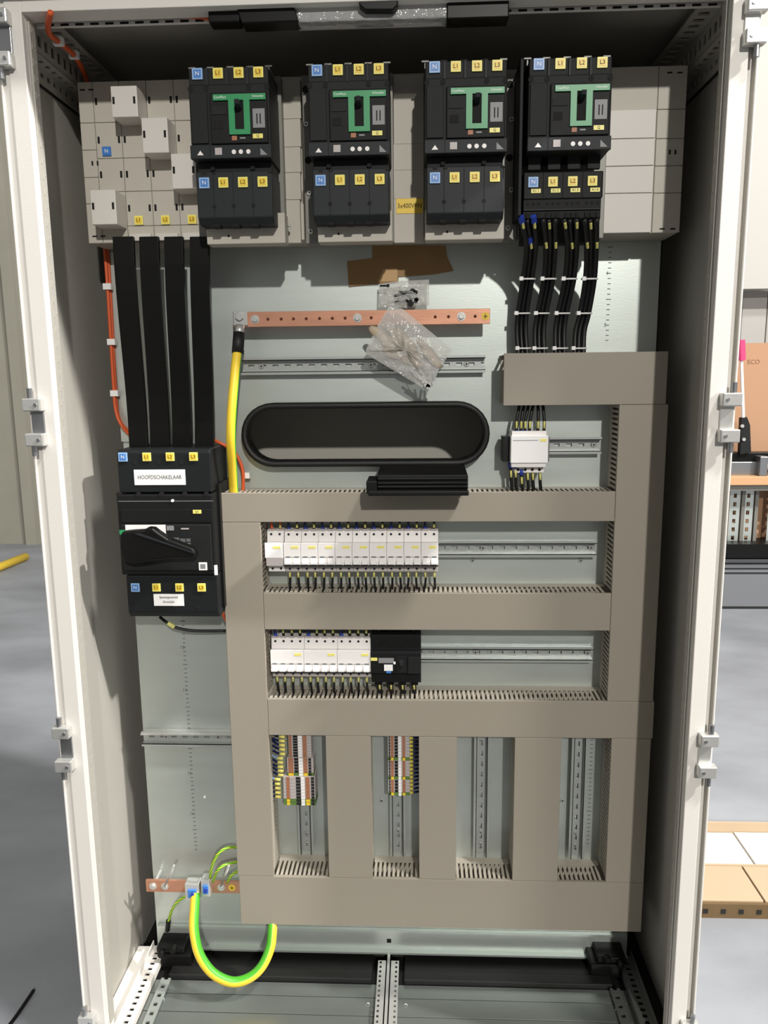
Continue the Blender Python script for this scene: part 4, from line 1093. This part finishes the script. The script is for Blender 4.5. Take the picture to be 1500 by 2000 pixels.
MB().prism([(lx(702)[0], lx(702, -4)[1]), (lx(778)[0], lx(778, -4)[1]), (lx(778)[0], lx(778, 26)[1]), (lx(768)[0], lx(768, 35)[1]), (lx(716)[0], lx(716, 35)[1]), (lx(704)[0], lx(704, 26)[1])], 'y', .002, .018).build('motion_sensor', 'black', lm, bev=.002)
MB().box(lx(872)[0], lx(992)[0], .014, .049, lx(930, 44)[1], lx(930, 4)[1]).build('right_housing', 'black', lm, bev=.002)
MB().box(lx(902)[0], lx(922)[0], .0128, .0145, lx(912, 11)[1], lx(912, 7)[1]).build('print_strip', 'grey_pl', lm)

# ================================================================ BEHIND THE CABINET, RIGHT
YW = 3.25
def bxp(px0, px1, py0, py1, y, y2):
    a = W(px0, py0, y); c_ = W(px1, py1, y); return (a[0], c_[0], y, y2, c_[1], a[1])
xr = W(1445, 500, YW)[0]
o = MB().box(1.75, 4.2, YW+.2, YW+.26, 1.851, 4.5).build('white_panel', 'wall_white', None); tag(o, 'large plain white panel in the hall, upper right behind the cabinet', 'panel')
MB().box(2.16, 2.164, YW+.198, YW+.2, 1.851, 4.5).build('joint', 'slat_grey', o)
sl = thing('slatted_screen', 'grey screen of upright boards behind the workbench', 'screen', (2.3, 3.6, 0))
for k in range(12):
    x = 1.72+k*.15; MB().box(x, x+.145, 3.60, 3.63, 0.0, 1.85).build('board', 'slat_grey', sl, bev=.003, segs=1)
a = bxp(1400, 1560, 670, 925, YW+.1, YW+.14)
o = MB().box(1.78, 2.9, YW+.06, YW+.10, .80, W(1460, 670, YW+.06)[1]).build('cardboard_sheet', 'cardboard', None); tag(o, 'large upright sheet of brown cardboard standing on the bench', 'cardboard')
text('ECO', W(1472, 707, YW+.06)[0], YW+.058, W(1468, 707, YW+.06)[1], .035, 'print_brown', o)
bn = thing('workbench', 'wooden-topped workbench with a steel rail behind the cabinet', 'workbench', (2.3, YW, 0))
zt = W(1450, 931, YW-.15)[1]; zb = W(1450, 948, YW-.15)[1]
MB().box(1.72, 2.95, YW-.15, YW+.2, zb, zt).build('bench_top', 'wood', bn, bev=.004)
MB().box(1.72, 2.95, YW-.12, YW+.15, zb-.035, zb).build('apron', 'plate_grey', bn)
MB().box(1.74, 2.95, YW+.08, YW+.11, .36, zb-.03).build('back_sheet', 'cardboard', bn)
for px in (1424, 1450, 1500):
    x = W(px, 1000, YW)[0]
    b = MB(); rail_plate(b, x, x+.06, YW+.0, YW+.004, .38, zb-.035, .05, .025, along='z', wid=.3)
    b.build('perforated_upright', 'galv', bn)
    MB().box(x+.066, x+.085, YW-.01, YW+.03, .38, zb-.035).build('dark_upright', 'plate_grey', bn)
MB().box(1.70, 2.95, YW-.1, YW+.15, W(1450, 1090, YW-.1)[1], W(1450, 1063, YW-.1)[1]).build('lower_shelf', 'black', bn)
MB().box(1.70, 2.95, YW-.05, YW+.15, .015, W(1450, 1092, YW-.05)[1]).build('plinth_panel', 'grey_panel', bn)
for z in (.275, .245, .218): MB().box(1.70, 2.95, YW-.055, YW-.05, z-.003, z+.003).build('groove', 'mccb', bn)
MB().box(1.70, 2.95, YW-.052, YW+.1, 0.0, .015).build('plinth_foot', 'ink', bn)
rl = thing('bench_machine', 'black and steel rail machine lying on the workbench', 'machine', (2.1, YW-.02, zt))
MB().box(1.72, 2.95, YW-.06, YW+.02, zt+.075, zt+.125).build('black_beam', 'black', rl, bev=.003)
MB().box(1.72, 2.02, YW-.08, YW+.02, zt, zt+.075).build('steel_base', 'steel', rl, bev=.003)
MB().cyl((2.0, YW-.1, zt+.055), 'x', .022, .9, 12).build('shaft', 'zinc', rl)
MB().box(1.985, 2.03, YW-.13, YW-.05, zt, zt+.11).build('bearing', 'steel', rl, bev=.004)
cl = thing('lever_clamp', 'lever clamp with a long steel arm and pink handle on the machine', 'clamp', P3(1455, 900, YW-.06))
MB().prism([W(1444, 888, YW-.08), W(1466, 884, YW-.08), W(1464, 830, YW-.08), W(1458, 814, YW-.08), W(1447, 816, YW-.08)], 'y', YW-.09, YW-.05).build('bracket', 'mccb', cl, bev=.003)
MB().tube([P3(1452, 822, YW-.08), P3(1448, 700, YW-.08)], .009, 8, sub=1).build('arm', 'white_pl', cl)
MB().tube([P3(1448.5, 704, YW-.08), P3(1447, 664, YW-.08)], .022, 12, sub=1).build('handle', 'pink', cl)
MB().cyl(P3(1449, 832, YW-.09), 'y', .01, -.01, 8).build('pivot', 'zinc', cl)
MB().cyl(P3(1452, 858, YW-.09), 'y', .01, -.01, 8).build('pivot', 'zinc', cl)
# flat boxes on the floor
tr = thing('flat_crate', 'low wooden crate with pale lids lying on the floor at lower right', 'crate', (1.2, .67, 0))
MB().box(.74, 1.75, .505, .860, 0.0, .012).build('bottom', 'crate_edge', tr)
MB().box(.74, 1.75, .500, .510, 0.0, .040).build('front_edge', 'crate_edge', tr)
MB().box(.74, 1.75, .855, .865, 0.0, .050).build('rear_edge', 'crate', tr)
MB().box(.74, .955, .510, .655, .036, .044).build('lid', 'crate', tr, bev=.001)
MB().box(.960, 1.75, .510, .655, .036, .044).build('lid', 'crate', tr, bev=.001)
MB().box(.74, 1.75, .655, .662, .012, .046).build('divider', 'crate', tr)
MB().box(.74, 1.01, .664, .853, .012, .020).build('liner', 'powder', tr)
MB().box(1.015, 1.75, .664, .853, .012, .022).build('liner', 'powder', tr)
for k in range(9): MB().box(.8+k*.045, .812+k*.045, .4985, .5005, .014, .026).build('edge_hole', 'ink', tr)
# left: bollard lying, cable
g1 = G(0, 1117); g2 = G(52, 1092)
a = Vector((g2[0]+.02, g2[1]-.05, .035)); b_ = a+(Vector((g1[0]-.02, g1[1]-.05, .035))-a)*2.2
o = MB().tube([a, b_], .03, 14, sub=1).build('yellow_pipe', 'wood', None, smooth_=True); o.location.z += -.004
o.data.materials[0] = MATS['yellow']; tag(o, 'yellow pipe lying on the floor at the left edge', 'pipe')
g = [G(66, 1938), G(50, 1962), G(25, 1998), G(-10, 2040)]
o = MB().tube([(x_, y_, .005) for x_, y_ in g], .004, 8, sub=3).build('floor_cable', 'black', None); tag(o, 'thin black cable end on the floor at the bottom left', 'cable')
